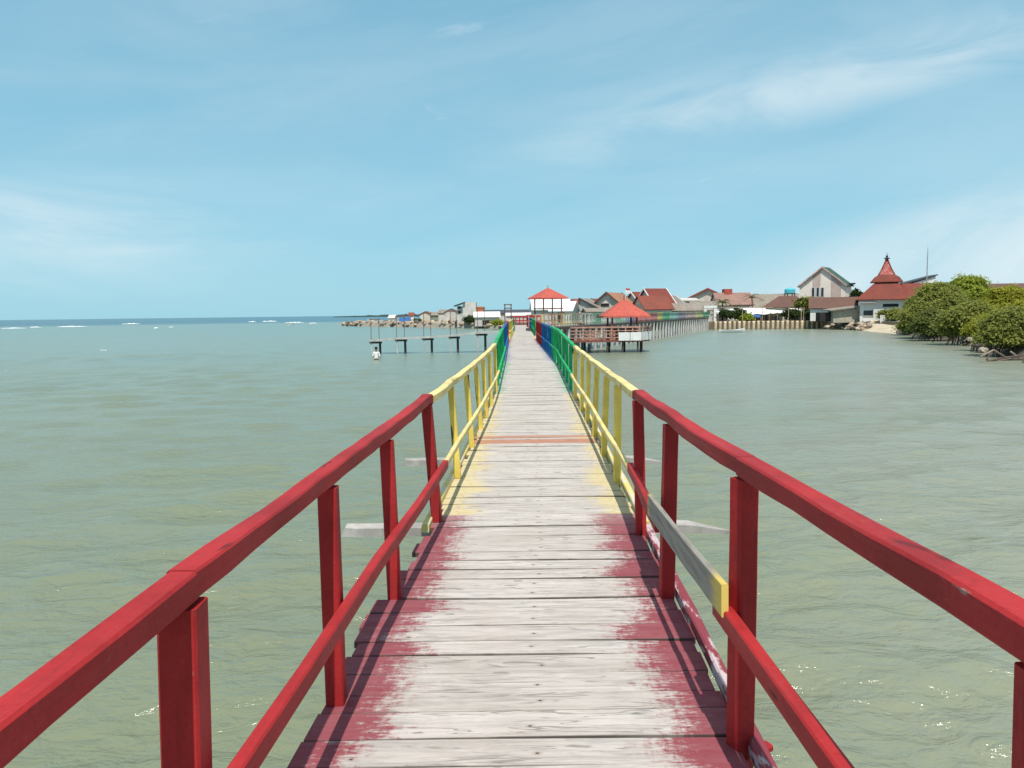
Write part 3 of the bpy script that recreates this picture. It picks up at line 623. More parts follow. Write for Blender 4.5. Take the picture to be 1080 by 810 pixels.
# ------------------------------------------------------------------ second, rainbow walkway to the village gate
t = thing('village_walkway', 'raised walkway with multicoloured rail boards on white piles running to the white gate', 'walkway', (19, 105, 0))
A, B = Vector((1.9, 57.5, 0)), Vector((33.8, 138.5, 0)); dirv = (B - A).normalized(); nr = Vector((dirv.y, -dirv.x, 0)); LEN = (B - A).length; zw = 2.13
mb = MB(); q = [A + nr * .9, B + nr * .9, B - nr * .9, A - nr * .9]; mb.prism([v + Vector((0, 0, zw - .18)) for v in q], (0, 0, .18)); mb.build('deck', m_dark, t)
n_p = 44
for i in range(n_p):
    p = A + dirv * (i + .5) * LEN / n_p
    mb = MB(); mb.tube([p + nr * .8 + Vector((0, 0, -1)), p + nr * .8 + Vector((0, 0, zw - .15))], .13, 8); mb.build('pile', m_conc, t)
    mb = MB(); mb.tube([p - nr * .75 + Vector((0, 0, -1)), p - nr * .75 + Vector((0, 0, zw - .15))], .13, 8); mb.build('pile', m_conc, t)
def bearing(px): q = (px - 540) / FPX; return (A.x - q * A.y) / (q * dirv.y - dirv.x)
edges = [bearing(p_) for p_ in (568, 575, 583, 592, 604, 614, 626, 640, 652, 662, 686, 692, 700, 709, 717, 728, 736, 743)]
rcol = [((.52, .14, .08), 'rust'), ((.58, .30, .06), 'orange'), ((.62, .45, .10), 'yellow'), ((.50, .34, .12), 'ochre'), ((.60, .62, .50), 'cream'), ((.10, .42, .22), 'green'), ((.66, .66, .62), 'white'), ((.14, .46, .28), 'leaf green'), ((.03, .12, .36), 'blue'),
        ((.56, .12, .10), 'red'), ((.66, .48, .10), 'yellow'), ((.03, .38, .14), 'green'), ((.20, .50, .40), 'mint'), ((.26, .24, .30), 'grey'), ((.56, .36, .30), 'pink'), ((.60, .56, .20), 'lime'), ((.05, .40, .16), 'green')]
for i, (c, nm) in enumerate(rcol):
    a, b = A + dirv * edges[i], A + dirv * (edges[i + 1] - .08); c = tuple(.68 * q + .14 for q in c); mt = plain('rail_paint_' + nm.replace(' ', '_') + str(i), c, .8, .25, 1.2, .25)
    mb = MB(); rr = random.Random(i)
    L_ = (b - a).length; k = 0.0
    while k < L_:
        w = .12; p = a + dirv * k + nr * .84; hgt = rr.uniform(.82, .95)
        mb.prism([p, p + dirv * w, p + dirv * w - nr * .03, p - nr * .03], (0, 0, hgt)); k += .62 if i < 5 else .36 if i < 9 else .25
    for v in range(len(mb.v)): mb.v[v] = (mb.v[v][0], mb.v[v][1], mb.v[v][2] + zw + .04)
    for z in (zw + .25, zw + 1.0): mb.bar([a + nr * .88 + Vector((0, 0, z)), b + nr * .88 + Vector((0, 0, z))], .06, .09, .005)
    tag(mb.build('rail_section', mt, t), nm + ' painted rail section')
    mb = MB(); mb.bar([a - nr * .88 + Vector((0, 0, zw + .95)), b - nr * .88 + Vector((0, 0, zw + .95))], .06, .09, .005); mb.bar([a - nr * .88 + Vector((0, 0, zw + .5)), b - nr * .88 + Vector((0, 0, zw + .5))], .06, .09, .005)
    for k in np.arange(0.3, L_, 1.3): p = a + dirv * k - nr * .82; mb.box((p.x, p.y, zw + .5), (.08, .08, .98))
    mb.build('back_rail', mt, t)
# gate
t = thing('gate_arch', 'plain white gate arch at the shore end of the raised walkway', 'gate', (B.x, B.y, LAND_Z))
gx0, gx1, gY = P(742.5, 330, 139.5).x, P(755.5, 330, 139.5).x, 139.6
for x in (gx0 + .2, gx1 - .25): mb = MB(); mb.box2((x - .22, gY - .25, .9), (x + .22, gY + .25, P(750, 325, gY).z)); mb.build('pillar', m_white, t)
mb = MB(); mb.box2((gx0 - .1, gY - .3, P(750, 325, gY).z + .003), (gx1 + .1, gY + .3, P(750, 322.4, gY).z)); mb.build('lintel', m_white, t)

# ------------------------------------------------------------------ end of the boardwalk: cross landing with red rail, gazebo
t = thing('landing', 'timber landing with red rails across the far end of the boardwalk', 'landing', (3, 88, 0))
mb = MB(); mb.box2((-.2, 85.7, 1.72), (7.5, 89.5, 1.9)); mb.build('floor', m_grey, t)
for x in np.arange(0, 7.4, 1.7):
    for y in (86, 89.2): mb = MB(); mb.tube([(x, y, -1), (x, y, 1.72)], .1, 8); mb.build('pile', m_dark, t)
mR = paint('paint_red_upright', COL['red'], 'z')
for y, xs in ((89.4, np.arange(0.1, 2.2, .42)), (85.8, np.arange(2.0, 3.2, .4))):
    for x in xs: mb = MB(); mb.box2((x - .06, y - .04, 1.9), (x + .06, y + .04, 2.85)); mb.build('rail_post', mR, t)
for (x0, x1, y) in ((-.1, 2.3, 89.45), (1.9, 3.3, 85.85)):
    for z in (2.88, 2.4): mb = MB(); mb.box2((x0, y - .05, z - .07), (x1, y + .05, z + .07)); mb.build('handrail', mR, t)
t = thing('gazebo', 'two storey lookout gazebo with coral red pyramid roof beside the far end of the boardwalk', 'gazebo', (4.25, 92, 0))
Tg = frame_at((4.3, 92), R(24)); h_ = 1.15
for x in (-h_, h_):
    for y in (-h_, h_): mb = MB(); mb.tube([Tg(x, y, -1), Tg(x, y, 5.15)], .075, 8); mb.build('post', m_brown, t)
mb = MB(); mb.loft([[Tg(x, y, z) for x, y in ((-1.3, -1.3), (1.3, -1.3), (1.3, 1.3), (-1.3, 1.3))] for z in (3.68, 3.80)]); mb.build('floor', m_brown, t)
mb = MB(); mb.loft([[Tg(x, y, z) for x, y in ((-1.3, -1.3), (1.3, -1.3), (1.3, 1.3), (-1.3, 1.3))] for z in (1.78, 1.9)]); mb.build('floor', m_grey, t)
mb = MB(); hip(mb, Tg, -h_, h_, -h_, h_, 4.98, 6.15, .05, .62); rf = mb.build('roof', m_coral, t)
mb = MB(); mb.tube([Tg(0, 0, 6.1), Tg(0, 0, 6.45)], .05, 6); mb.build('finial', m_coral, rf)

# ------------------------------------------------------------------ bare jetty with pole frames at left
t = thing('jetty', 'narrow unrailed jetty with thin pole frames standing left of the boardwalk', 'jetty', (-6, 66, 0))
prs = [(391.5, 400, 360.3, 336), (418.5, 426.5, 358, 333), (447, 454.5, 356.8, 329.5), (475, 482, 355, 327.5), (503.5, 511, 352, 324)]
pd = []
m_pole = plain('rusty_pole', (0.20, 0.10, 0.075), .8, .3)
for (a, b, yd, yt) in prs:
    pa, pb, tz = P(a, yd, 65.6), P(b, yd, 66.2), P(a, yt, 66).z; pd.append((pa, pb))
    mb = MB(); mb.tube([(pa.x + .03, pa.y, -1), (pa.x + .03, pa.y, pa.z - .05)], .05, 8); mb.build('pile', m_conc, t)
    mb = MB(); mb.tube([(pb.x + .06, pb.y, -1), (pb.x + .06, pb.y, pb.z - .05)], .1, 8); mb.build('pile', m_dark, t)
    mb = MB(); mb.bar([(pa.x - .1, pa.y - .1, pa.z - .08), (pb.x + .2, pb.y, pb.z - .08)], .16, .16, .01); mb.build('cap_beam', m_dark, t)
    mb = MB()
    for p in (pa, pb): mb.tube([(p.x, p.y, p.z), (p.x + random.uniform(-.05, .05), p.y, tz)], .028, 6)
    mb.tube([(pa.x - .1, pa.y, tz - .08), (pb.x + .1, pb.y, tz - .08)], .04, 6)
    mb.build('pole_frame', m_pole, t)
pd.append((P(529, 350.5, 65.6), P(536, 350.5, 66.2)))
for (a0, a1), (b0, b1) in zip(pd[:-1], pd[1:]):
    mb = MB(); up = Vector((0, 0, .10)); a = [a0 - Vector((.1, .1, 0)), a1 + Vector((-.6, .5, 0))]; b = [b1 + Vector((-.6, .5, 0)), b0 - Vector((.1, .1, 0))]; up.z = .15
    mb.prism(a + b, up); mb.build('deck', m_grey, t)
t = thing('pole_frame', 'tall thin timber frame beside the far left railing of the boardwalk', 'frame', (-.5, 72, 0))
pa, pb = P(532.6, 340, 72), P(539.2, 340, 72)
for p in (pa, pb): mb = MB(); mb.tube([(p.x, 72, -1), (p.x, 72, P(535, 320.5, 72).z)], .055, 6); mb.build('pole', m_pole, t)
for py in (321.2, 325): mb = MB(); z = P(535, py, 72).z; mb.tube([(pa.x - .08, 71.93, z), (pb.x + .08, 71.93, z)], .05, 6); mb.build('crossbar', m_pole, t)

# ------------------------------------------------------------------ person wading
def person(px, py, Y):
    base = Wt(px, py); t = thing('person', 'person in a white shirt and dark shorts wading in the sea by the jetty', 'person', base)
    me = bpy.data.meshes.new('body'); J = [((0, 0, .30), .115), ((0, 0, .45), .15), ((0, .01, .62), .13), ((0, .015, .80), .165), ((0, 0, .90), .11), ((0, -.01, .96), .06), ((0, -.02, 1.05), .085), ((0, -.02, 1.14), .095), ((0, -.01, 1.21), .06),
        ((-.20, .01, .84), .065), ((-.25, -.02, .62), .05), ((-.17, -.18, .50), .042), ((-.10, -.26, .47), .04), ((.20, .01, .84), .065), ((.26, 0, .62), .05), ((.20, -.16, .48), .042), ((.14, -.24, .46), .04),
        ((-.10, 0, .22), .095), ((-.11, -.01, -.15), .07), ((-.11, .02, -.6), .05), ((.10, 0, .22), .095), ((.11, .02, -.15), .07), ((.11, .05, -.6), .05)]
    E = [(0, 1), (1, 2), (2, 3), (3, 4), (4, 5), (5, 6), (6, 7), (7, 8), (3, 9), (9, 10), (10, 11), (11, 12), (3, 13), (13, 14), (14, 15), (15, 16), (0, 17), (17, 18), (18, 19), (0, 20), (20, 21), (21, 22)]
    me.from_pydata([(x * .95, y, z * .95 - .26) for (x, y, z), r_ in J], E, []); o = bpy.data.objects.new('body', me); C.objects.link(o); o.parent = t
    o.modifiers.new('skin', 'SKIN'); sd_ = me.skin_vertices[0].data
    for i, (p, r_) in enumerate(J): sd_[i].radius = (r_, r_ * (.75 if 0 < i < 5 else .95)); sd_[i].use_root = i == 0
    o.modifiers.new('sub', 'SUBSURF').render_levels = 2
    n = NT('skin_and_clothes'); z = n.sep(n.obj())[2]; x = n.math('ABSOLUTE', n.sep(n.obj())[0])
    c = n.ramp(n.step(z, -.5, 1.0), [(0, (.025, .025, .035)), (.44, (.025, .025, .035))], 'CONSTANT')
    c = n.mix(n.math('GREATER_THAN', z, 0.10), (.03, .03, .04), (.78, .76, .74)); c = n.mix(n.math('GREATER_THAN', z, 0.60), c, (.28, .15, .10))
    c = n.mix(n.math('MULTIPLY', n.math('LESS_THAN', n.sep(n.obj())[1], -.10), n.math('LESS_THAN', z, .35)), c, (.28, .15, .10))
    me.materials.append(n.done(c, .8))
    mb = MB(); c0 = Vector((base.x, base.y - .01, .86))
    rings = [[c0 + Vector((r_ * math.cos(a), r_ * math.sin(a) * 1.1, z_)) for a in np.linspace(0, 2 * math.pi, 12, endpoint=False)] for r_, z_ in ((.102, -.06), (.112, 0), (.095, .06), (.04, .095))]
    mb.loft(rings); mb.build('hair', plain('black_hair', (.02, .017, .015), .7), t, True)
person(397, 379.6, 56)

# ------------------------------------------------------------------ foliage
def leaf_mat(name, a, b, dark):
    n = NT(name); r_ = n.attr('rnd'); cl_ = n.attr('clump'); v = n.obj()
    c = n.mix(r_, a, b); c = n.mix(n.step(cl_, 0.35, 1.0, 0, .55), c, dark); c = n.mix(n.step(n.noise(v, .6, 3), .4, .65, 0, .35), c, mul(b, 1.15))
    n.put(c, n.b.inputs['Base Color']); n.b.inputs['Roughness'].default_value = .7; n.b.inputs['Specular IOR Level'].default_value = .12
    tr = n.node('ShaderNodeBsdfTranslucent'); n.put(c, tr.inputs[0]); mx = n.node('ShaderNodeMixShader'); mx.inputs[0].default_value = .46
    n.l.new(n.b.outputs[0], mx.inputs[1]); n.l.new(tr.outputs[0], mx.inputs[2]); n.l.new(mx.outputs[0], n.n['Material Output'].inputs[0]); return n.m
def crown_mesh(name, lobes, n_clump, n_leaf, size, mat, base, seed=0, flat=.55, spread=.55):
    """lobes: (centre, radii); leaf faces gathered in flattened sprays over and inside each lobe"""
    g = np.random.default_rng(seed); vol = np.array([l[1][0] * l[1][1] + l[1][0] * l[1][2] for l in lobes]); pick = g.choice(len(lobes), n_clump, p=vol / vol.sum())
    ctr = np.array([l[0] for l in lobes])[pick]; rad = np.array([l[1] for l in lobes])[pick]
    d = g.normal(size=(n_clump, 3)); d[:, 2] = np.where(d[:, 2] < -.35, np.abs(d[:, 2]) * .5, d[:, 2]); d /= np.linalg.norm(d, axis=1)[:, None]
    cp = ctr + d * rad * (g.uniform(0.55, 1.06, (n_clump, 1)) ** .6); csz = g.uniform(.6, 1.35, n_clump) * spread
    N = n_clump * n_leaf; ci = np.repeat(np.arange(n_clump), n_leaf)
    o = g.normal(size=(N, 3)) * np.array([1, 1, flat]) * .55; o[:, 2] -= .35 * (o[:, 0] ** 2 + o[:, 1] ** 2) * flat
    p = cp[ci] + o * csz[ci][:, None]
    nrm = d[ci] * .6 + g.normal(size=(N, 3)) * .55 + np.array([0, -.15, .85]); nrm /= np.linalg.norm(nrm, axis=1)[:, None]
    a = np.cross(nrm, g.normal(size=(N, 3))); a /= np.linalg.norm(a, axis=1)[:, None]; b = np.cross(nrm, a)
    s = size * g.uniform(.6, 1.3, (N, 1)); a = a * s; b = b * s * .55
    V = np.stack([p - a, p + b - a * .1, p + a, p - b - a * .1], 1).reshape(-1, 3) - np.array(base)
    F = np.arange(4 * N).reshape(-1, 4)
    return np_mesh(name, V, F, mat, False, {'rnd': np.clip(g.normal(.5, .25, N), 0, 1), 'clump': np.repeat(g.uniform(0, 1, n_clump), n_leaf)})
m_bark = plain('grey_brown_bark', (.13, .10, .08), .9, .3, 3)
def tree(name, label, base, lobes, n_clump, n_leaf, size, mat, seed, group=None, cat='tree', flat=.55, spread=.6, limbs=5):
    t = thing(name, label, cat, base, group); g = random.Random(seed)
    mb = MB(); b = Vector(base); top = sum((Vector(l[0]) for l in lobes), Vector()) / len(lobes); hgt = top.z - b.z
    mid = b.lerp(top, .45) + Vector((g.uniform(-.2, .2), g.uniform(-.2, .2), 0)); r0 = max(.06, hgt * .045)
    mb.tube([b - Vector((0, 0, .4)), b + Vector((g.uniform(-.1, .1), 0, hgt * .2)), mid, top], [r0 * 1.25, r0, r0 * .75, r0 * .3], 7)
    for k in range(limbs):
        l = lobes[k % len(lobes)]; e = Vector(l[0]) + Vector((g.uniform(-.5, .5) * l[1][0], g.uniform(-.5, .5) * l[1][1], g.uniform(-.1, .5) * l[1][2])); st = b.lerp(mid, g.uniform(.3, .95))
        mb.tube([st, st.lerp(e, .5) + Vector((0, 0, -.08 * hgt)), e], [r0 * .55, r0 * .35, r0 * .1], 6)
    mb.build('trunk', m_bark, t, True)
    me = crown_mesh('crown', lobes, n_clump, n_leaf, size, mat, base, seed, flat, spread); o = bpy.data.objects.new('crown', me); C.objects.link(o); o.parent = t
    return t
lm_olive = leaf_mat('olive_leaves', (.175, .205, .042), (.33, .345, .085), (.11, .13, .034))
lm_bright = leaf_mat('bright_leaves', (.21, .275, .036), (.37, .42, .06), (.14, .19, .03))
lm_yellow = leaf_mat('yellow_green_leaves', (.25, .27, .028), (.40, .385, .05), (.14, .16, .025))
lm_deep = leaf_mat('deep_green_leaves', (.10, .13, .035), (.20, .22, .06), (.07, .09, .03))
lm_dark = leaf_mat('dark_leaves', (.035, .060, .022), (.075, .105, .035), (.018, .03, .012))
def mang(px0, px1, py0, py1, Y, label, mat, seed, n=260, drop=0.0, size=.15, nl=60, spread=.62):
    """a mangrove whose crown reaches from py0 (top) to py1 (bottom)"""
    a, b = P(px0, (py0 + py1) / 2, Y), P(px1, (py0 + py1) / 2, Y); zt, zb = P((px0 + px1) / 2, py0, Y).z, max(.35, P((px0 + px1) / 2, py1, Y).z)
    g = random.Random(seed); w = (b.x - a.x) / 2; h = (zt - zb) / 2; cx_ = (a.x + b.x) / 2; lobes = [((cx_, Y + 1.5, zb + h), (w * .72, w * .7, h * .8))]
    for k in range(9):
        an = k / 9 * 6.28 + g.uniform(-.3, .3); rr = g.uniform(.5, .72); zz = zb + h * g.uniform(.25, 1.3)
        lobes.append(((cx_ + math.cos(an) * w * rr, Y + 1.5 + math.sin(an) * w * .65 * rr, zz), (w * g.uniform(.3, .46), w * g.uniform(.3, .44), h * g.uniform(.22, .36))))
    lobes.append(((cx_ + g.uniform(-.2, .2) * w, Y + 1.5, zt - h * .38), (w * .42, w * .4, h * .38)))
    t_ = tree('mangrove_tree', label, (cx_, Y + 1.5, .2), lobes, n, nl, size, mat, seed, 'mangrove trees on the right shore', flat=.38, spread=spread * 1.15, limbs=9)
    mb = MB()                                   # stilt roots arching down to the mud and the water
    for k in range(16):
        an = g.uniform(2.4, 5.6); r_ = g.uniform(.35, .95) * w; tx, ty = cx_ + math.cos(an) * r_, Y + 1.5 + math.sin(an) * r_ * .8; h0 = g.uniform(.5, 1.3)
        q0 = Vector((cx_ + math.cos(an) * r_ * .45, Y + 1.5 + math.sin(an) * r_ * .4, h0 + .5)); q2 = Vector((tx, ty, -.3)); q1 = q0.lerp(q2, .6) + Vector((0, 0, h0 * .55))
        mb.tube([q0, q0.lerp(q1, .55) + Vector((0, 0, .08)), q1, q1.lerp(q2, .6), q2], [.05, .045, .04, .035, .025], 6)
    mb.build('stilt_roots', m_bark, t_, True); return t_
mang(957, 996, 311, 353, 94, 'dark olive mangrove leaning over the water beside the mosque beach', lm_olive, 1, 520, size=.15)
mang(962, 1034, 298, 357, 83, 'broad grey-green mangrove with layered sprays, largest on the right shore', lm_olive, 2, 900, size=.14)
mang(992, 1060, 289, 342, 97, 'tall bright green round-topped tree rising behind the grey-green mangroves', lm_bright, 3, 760, size=.16)
mang(1004, 1058, 318, 368, 67, 'low olive mangrove with dark hollow beneath it at the water edge', lm_olive, 4, 560, size=.12)
mang(1038, 1112, 301, 352, 78, 'yellow-green mangrove at the right edge, behind the driftwood', lm_yellow, 5, 720, size=.13)
mang(1036, 1078, 332, 373, 57, 'small yellowish mangrove bush low over the mud bank', lm_yellow, 6, 380, size=.10, spread=.5)
mang(1050, 1124, 324, 378, 50, 'nearest mangrove at the right edge, above the tangled driftwood', lm_olive, 7, 720, size=.095, spread=.5)
mang(976, 1014, 326, 360, 77, 'short deep green mangrove bush at the foot of the broad one', lm_deep, 8, 360, size=.12)
# driftwood and roots at the right edge
for i, (a, b, c_, w) in enumerate([((1034, 376.5), (1048, 369), (1062, 378), .06), (( 1042, 381), (1056, 378), (1082, 374.5), .09), ((1046, 382.5), (1066, 379.5), (1090, 380), .10), ((1055, 373), (1060, 376), (1068, 383), .05), ((1066, 371), (1074, 377), (1080, 385), .06), ((1040, 380), (1043, 375), (1045, 371), .045), ((1060, 384), (1078, 377), (1096, 372), .08)]):
    Yd = 46.5 + .4 * i; mb = MB(); mb.tube([P(*a, Yd), P(*b, Yd + .3), P(*c_, Yd + .8)], [w, w * .9, w * .5], 7)
    o = own_origin(mb.build('driftwood_branch', plain('bleached_driftwood', (.30, .24, .19), .9, .3, 2) if i % 2 == 0 else m_bark, None, True))
    tag(o, 'bleached driftwood branch tangled on the mud at the right edge' if i % 2 == 0 else 'dark dead branch tangled with the driftwood at the right edge', 'driftwood', 'driftwood branches at the right shore')
# ------------------------------------------------------------------ rocks
def rock_mesh(seed, mat):
    bm = bmesh.new(); bmesh.ops.create_icosphere(bm, subdivisions=2, radius=1)
    for v in bm.verts:
        k = 1 + .32 * mnoise.noise(v.co * 1.3 + Vector((seed * 7, 0, 0))) + .12 * mnoise.noise(v.co * 3.7 + Vector((0, seed * 5, 0))); v.co *= k; v.co.z *= .72
    me = bpy.data.meshes.new('boulder'); bm.to_mesh(me); bm.free(); me.materials.append(mat); return me
m_rock = [plain('tan_rock', (.50, .41, .31), .95, .25, .9, .3), plain('grey_rock', (.36, .31, .25), .95, .25, .9, .3), plain('rusty_rock', (.37, .27, .19), .95, .25, .9, .3), plain('dark_rock', (.14, .12, .10), .95, .3, .9)]
RM = [rock_mesh(i, m_rock[i % 4]) for i in range(8)]
def rock(p, s, label, group, g):
    o = bpy.data.objects.new('boulder', RM[g.randrange(8)]); C.objects.link(o); o.location = p; o.scale = (s * g.uniform(.8, 1.4), s * g.uniform(.8, 1.2), s * g.uniform(.7, 1.0)); o.rotation_euler = (g.uniform(-.3, .3), g.uniform(-.3, .3), g.uniform(0, 6.3)); tag(o, label, 'boulder', group)
g = random.Random(5)
b0, b1 = Wt(353, 343.6), Wt(536, 346.6)
mb = MB(); rows = []
for t_ in np.linspace(0.07, 1, 60):
    p = b0.lerp(b1, t_); w = 1.4 + 1.6 * min(1, t_ * 4); h_ = .5 + 1.0 * min(1, t_ * 5) + .12 * math.sin(t_ * 60)
    rows.append([(p.x, p.y - w, -.5), (p.x, p.y - .5 * w, h_ * .7), (p.x, p.y + .2, h_), (p.x, p.y + w, h_ * .5), (p.x, p.y + 1.5 * w, -.5)])
mb.add([v for r_ in rows for v in r_], [(i * 5 + j, (i + 1) * 5 + j, (i + 1) * 5 + j + 1, i * 5 + j + 1) for i in range(len(rows) - 1) for j in range(4)])
tag(mb.build('breakwater', m_rock[1]), 'low rubble breakwater mound left of the boardwalk, under its boulders', 'breakwater')
for i in range(195):
    t_ = g.uniform(0.06, 1) ** .9; p = b0.lerp(b1, t_); k = g.uniform(-1, 1); hh = (.5 + 1.0 * min(1, t_ * 5)) * (1 - abs(k) * .7)
    rock((p.x + g.uniform(-.5, .5), p.y - .3 + k * 1.9, hh), g.uniform(.38, .8), 'tan and grey boulder heaped on the long breakwater left of the boardwalk', 'breakwater boulders', g)
for i in range(9):
    p = Wt(g.uniform(300, 362), g.uniform(341.6, 343.2)); rock((p.x, p.y, -.05), g.uniform(.3, .6), 'low boulder awash beyond the tip of the breakwater', 'boulders awash at the breakwater tip', g)
for i in range(72):
    px = 868 + 44 * g.random() ** 1.2; p = Wt(px, 346.9 + (px - 868) * .045); k = g.uniform(0, 3.2); rock((p.x + .7 * k, p.y + .6 * k - .3, .12 + k * .40), g.uniform(.18, .46), 'brown boulder in the rubble heap on the beach before the mosque', 'rubble boulders by the beach', g)
for i in range(22):
    px = g.uniform(1000, 1046); p = Wt(px, 358 + (px - 1000) * .36); rock((p.x + g.uniform(0, 1.2), p.y + g.uniform(.2, 1.2), .12 + g.uniform(0, .6)), g.uniform(.18, .42), 'small rock on the mud bank under the mangroves', 'rocks under the mangroves', g)
# ------------------------------------------------------------------ seawall of tan panels
t = thing('seawall', 'tan panelled seawall with upright posts along the village shore', 'seawall', Wt(810, 347))
s0, s1 = Wt(751, 347.6), Wt(873, 346.6); dv = (s1 - s0).normalized(); nn = Vector((dv.y, -dv.x, 0)); L_ = (s1 - s0).length
mb = MB(); mb.prism([s0 + Vector((0, 0, -.6)), s1 + Vector((0, 0, -.6)), s1 + Vector((0, 0, 1.42)), s0 + Vector((0, 0, 1.42))], -nn * .5); mb.build('panel_wall', m_bamboo, t)
for i in range(24):
    p = s0 + dv * (i + .25) * L_ / 24; mb = MB(); mb.box((p.x, p.y - .12, .42), (.26, .3, 2.0 + .1 * hash_('sw', i)), math.atan2(dv.y, dv.x)); mb.build('post', plain('weathered_post', (.16, .11, .07), .9), t)
    q = p + dv * .5 * L_ / 24; mb = MB(); w_ = L_ / 24 * .68
    rings = []
    for zz, bulge in ((-.3, .10), (.15, .24), (.7, .26), (1.2, .22), (1.38 + .12 * hash_('b', i), .05)): rings.append([q + dv * u * w_ + nn * (bulge * (1 - (2 * abs(u)) ** 2 * .8) + .02) + Vector((0, 0, zz)) for u in (-.5, -.25, 0, .25, .5)] + [q + dv * .5 * w_ - nn * .05 + Vector((0, 0, zz)), q - dv * .5 * w_ - nn * .05 + Vector((0, 0, zz))])
    mb.loft(rings); mb.build('sandbag_stack', plain('tan_sandbag%d' % (i % 3), ((.58, .47, .32), (.52, .43, .31), (.62, .52, .37))[i % 3], .9, .2, 1.2, .25), t)

# ------------------------------------------------------------------ village
def at(px, Y): return (P(px, 330, Y).x, Y)
def zz(px, py, Y): return P(px, py, Y).z
G0 = LAND_Z
# long white zinc roofs behind the gazebo
c = at(581, 134); gable_house('warehouse', 'shed with a long bright white roof behind the two storey gazebo', 'shed', (c[0], c[1] + 3), R(2), 6.2, 6, G0, zz(580, 326.5, 134), zz(580, 316.3, 137), m_plasterG, m_zinc, .3)
c = at(600, 128); gable_house('warehouse', 'shed with a white sloping roof right of the gazebo, darker gable end', 'shed', (c[0] - .5, c[1] + 3), R(-16), 3.6, 6, G0, zz(600, 328, 128), zz(600, 318.5, 131), m_plasterG, m_zinc, .25, openings=(('f', 0, G0 + .3, 1.2, 1.6, m_black),))
c = at(618, 150); gable_house('village_house', 'low house with a pinkish roof between the white shed and the grey gable house', 'house', (c[0], c[1]), R(10), 5, 6, G0, zz(618, 324, 150), zz(618, 316, 153), m_plasterG, m_rustroof, .3)
# grey gable house with tan roof
c = at(643, 141); gable_house('village_house', 'grey house with a brown-edged gable facing the sea and a tan roof', 'house', (c[0] + 1.2, c[1] + 3), R(62), 7, 5.0, G0, zz(640, 321, 141), zz(645, 309, 141), m_plasterG, m_tan, .45, plain('brown_bargeboard', (.16, .07, .05)), openings=(('l', .4, zz(640, 324, 141), 1.7, .7, m_black), ('l', -1.2, G0 + .6, .9, 1.2, m_black)))
c = at(626, 139); gable_house('village_house', 'lean grey house with a dark slanting roof left of the grey gable house', 'house', (c[0] + .3, c[1] + 3), R(66), 6, 3.6, G0, zz(626, 325.5, 139), zz(630, 315, 139), m_plasterG, m_greyroof, .3, m_steel, skew=.9)
c = at(640, 133); gable_house('village_shed', 'low shed with a dark sheet roof in front of the grey gable house', 'shed', (c[0], c[1]), R(6), 7.5, 4, G0, zz(640, 329, 133), zz(640, 325.5, 133), m_plasterB, m_greyroof, .3, openings=(('f', -2, G0 + .3, 1.0, 1.5, m_black), ('f', 1.4, G0 + .7, 1.2, .8, m_black)))
# red roofs with pale ridges
c = at(676, 150); gable_house('village_house', 'house with a red tiled roof edged in white, left one of the stepped pair', 'house', (c[0] + .6, c[1] + 2), R(22), 4.4, 7.5, G0, zz(676, 323, 150), zz(676, 308.6, 152), m_plasterB, m_redroof, .4, m_white)
c = at(692, 147); gable_house('village_house', 'tallest red tiled house of the stepped pair with white roof edges', 'house', (c[0] + .3, c[1] + 3), R(20), 4.0, 8.0, G0, zz(692, 323, 147), zz(692, 305, 150), m_plasterB, m_redroof, .4, m_white)
c = at(690, 141); gable_house('village_house', 'house with a broad rust red roof in front of the taller red roofs', 'house', (c[0], c[1] + 2.5), R(15), 5.2, 6, G0, zz(690, 325.5, 141), zz(690, 312.5, 143), m_plasterB, m_rustroof, .35, openings=(('f', 0, G0 + .8, 1.2, 1.0, m_black),))
c = at(710, 152); gable_house('village_house', 'small grey house with white bargeboards right of the red roofs', 'house', (c[0], c[1] + 2), R(64), 6, 3.4, G0, zz(710, 319.5, 152), zz(708, 312, 152), m_plasterG, m_greyroof, .4, m_white, openings=(('l', 0, G0 + 2.2, .8, .9, m_black),))
c = at(722, 158); gable_house('village_house', 'pale beige flat-fronted house behind the long grey roof', 'house', (c[0], c[1] + 2), R(4), 5, 6, G0, zz(722, 317.5, 158), zz(722, 315, 160), m_plasterB, m_conc, .2, openings=(('f', -1, G0 + 2.6, .9, .8, m_glass), ('f', 1.1, G0 + 2.6, .9, .8, m_glass)))
c = at(723, 144); gable_house('village_house', 'long low house under a dull grey sheet roof left of the white gate', 'house', (c[0] + .2, c[1] + 2), R(4), 8.0, 5.5, G0, zz(723, 327.5, 144), zz(723, 320.5, 146), m_plasterG, m_greyroof, .35, openings=(('f', -2.6, G0 + .3, 1.0, 1.9, m_black), ('f', .3, G0 + .9, 1.3, .9, m_black), ('f', 2.6, G0 + .9, 1.1, .9, m_black)))
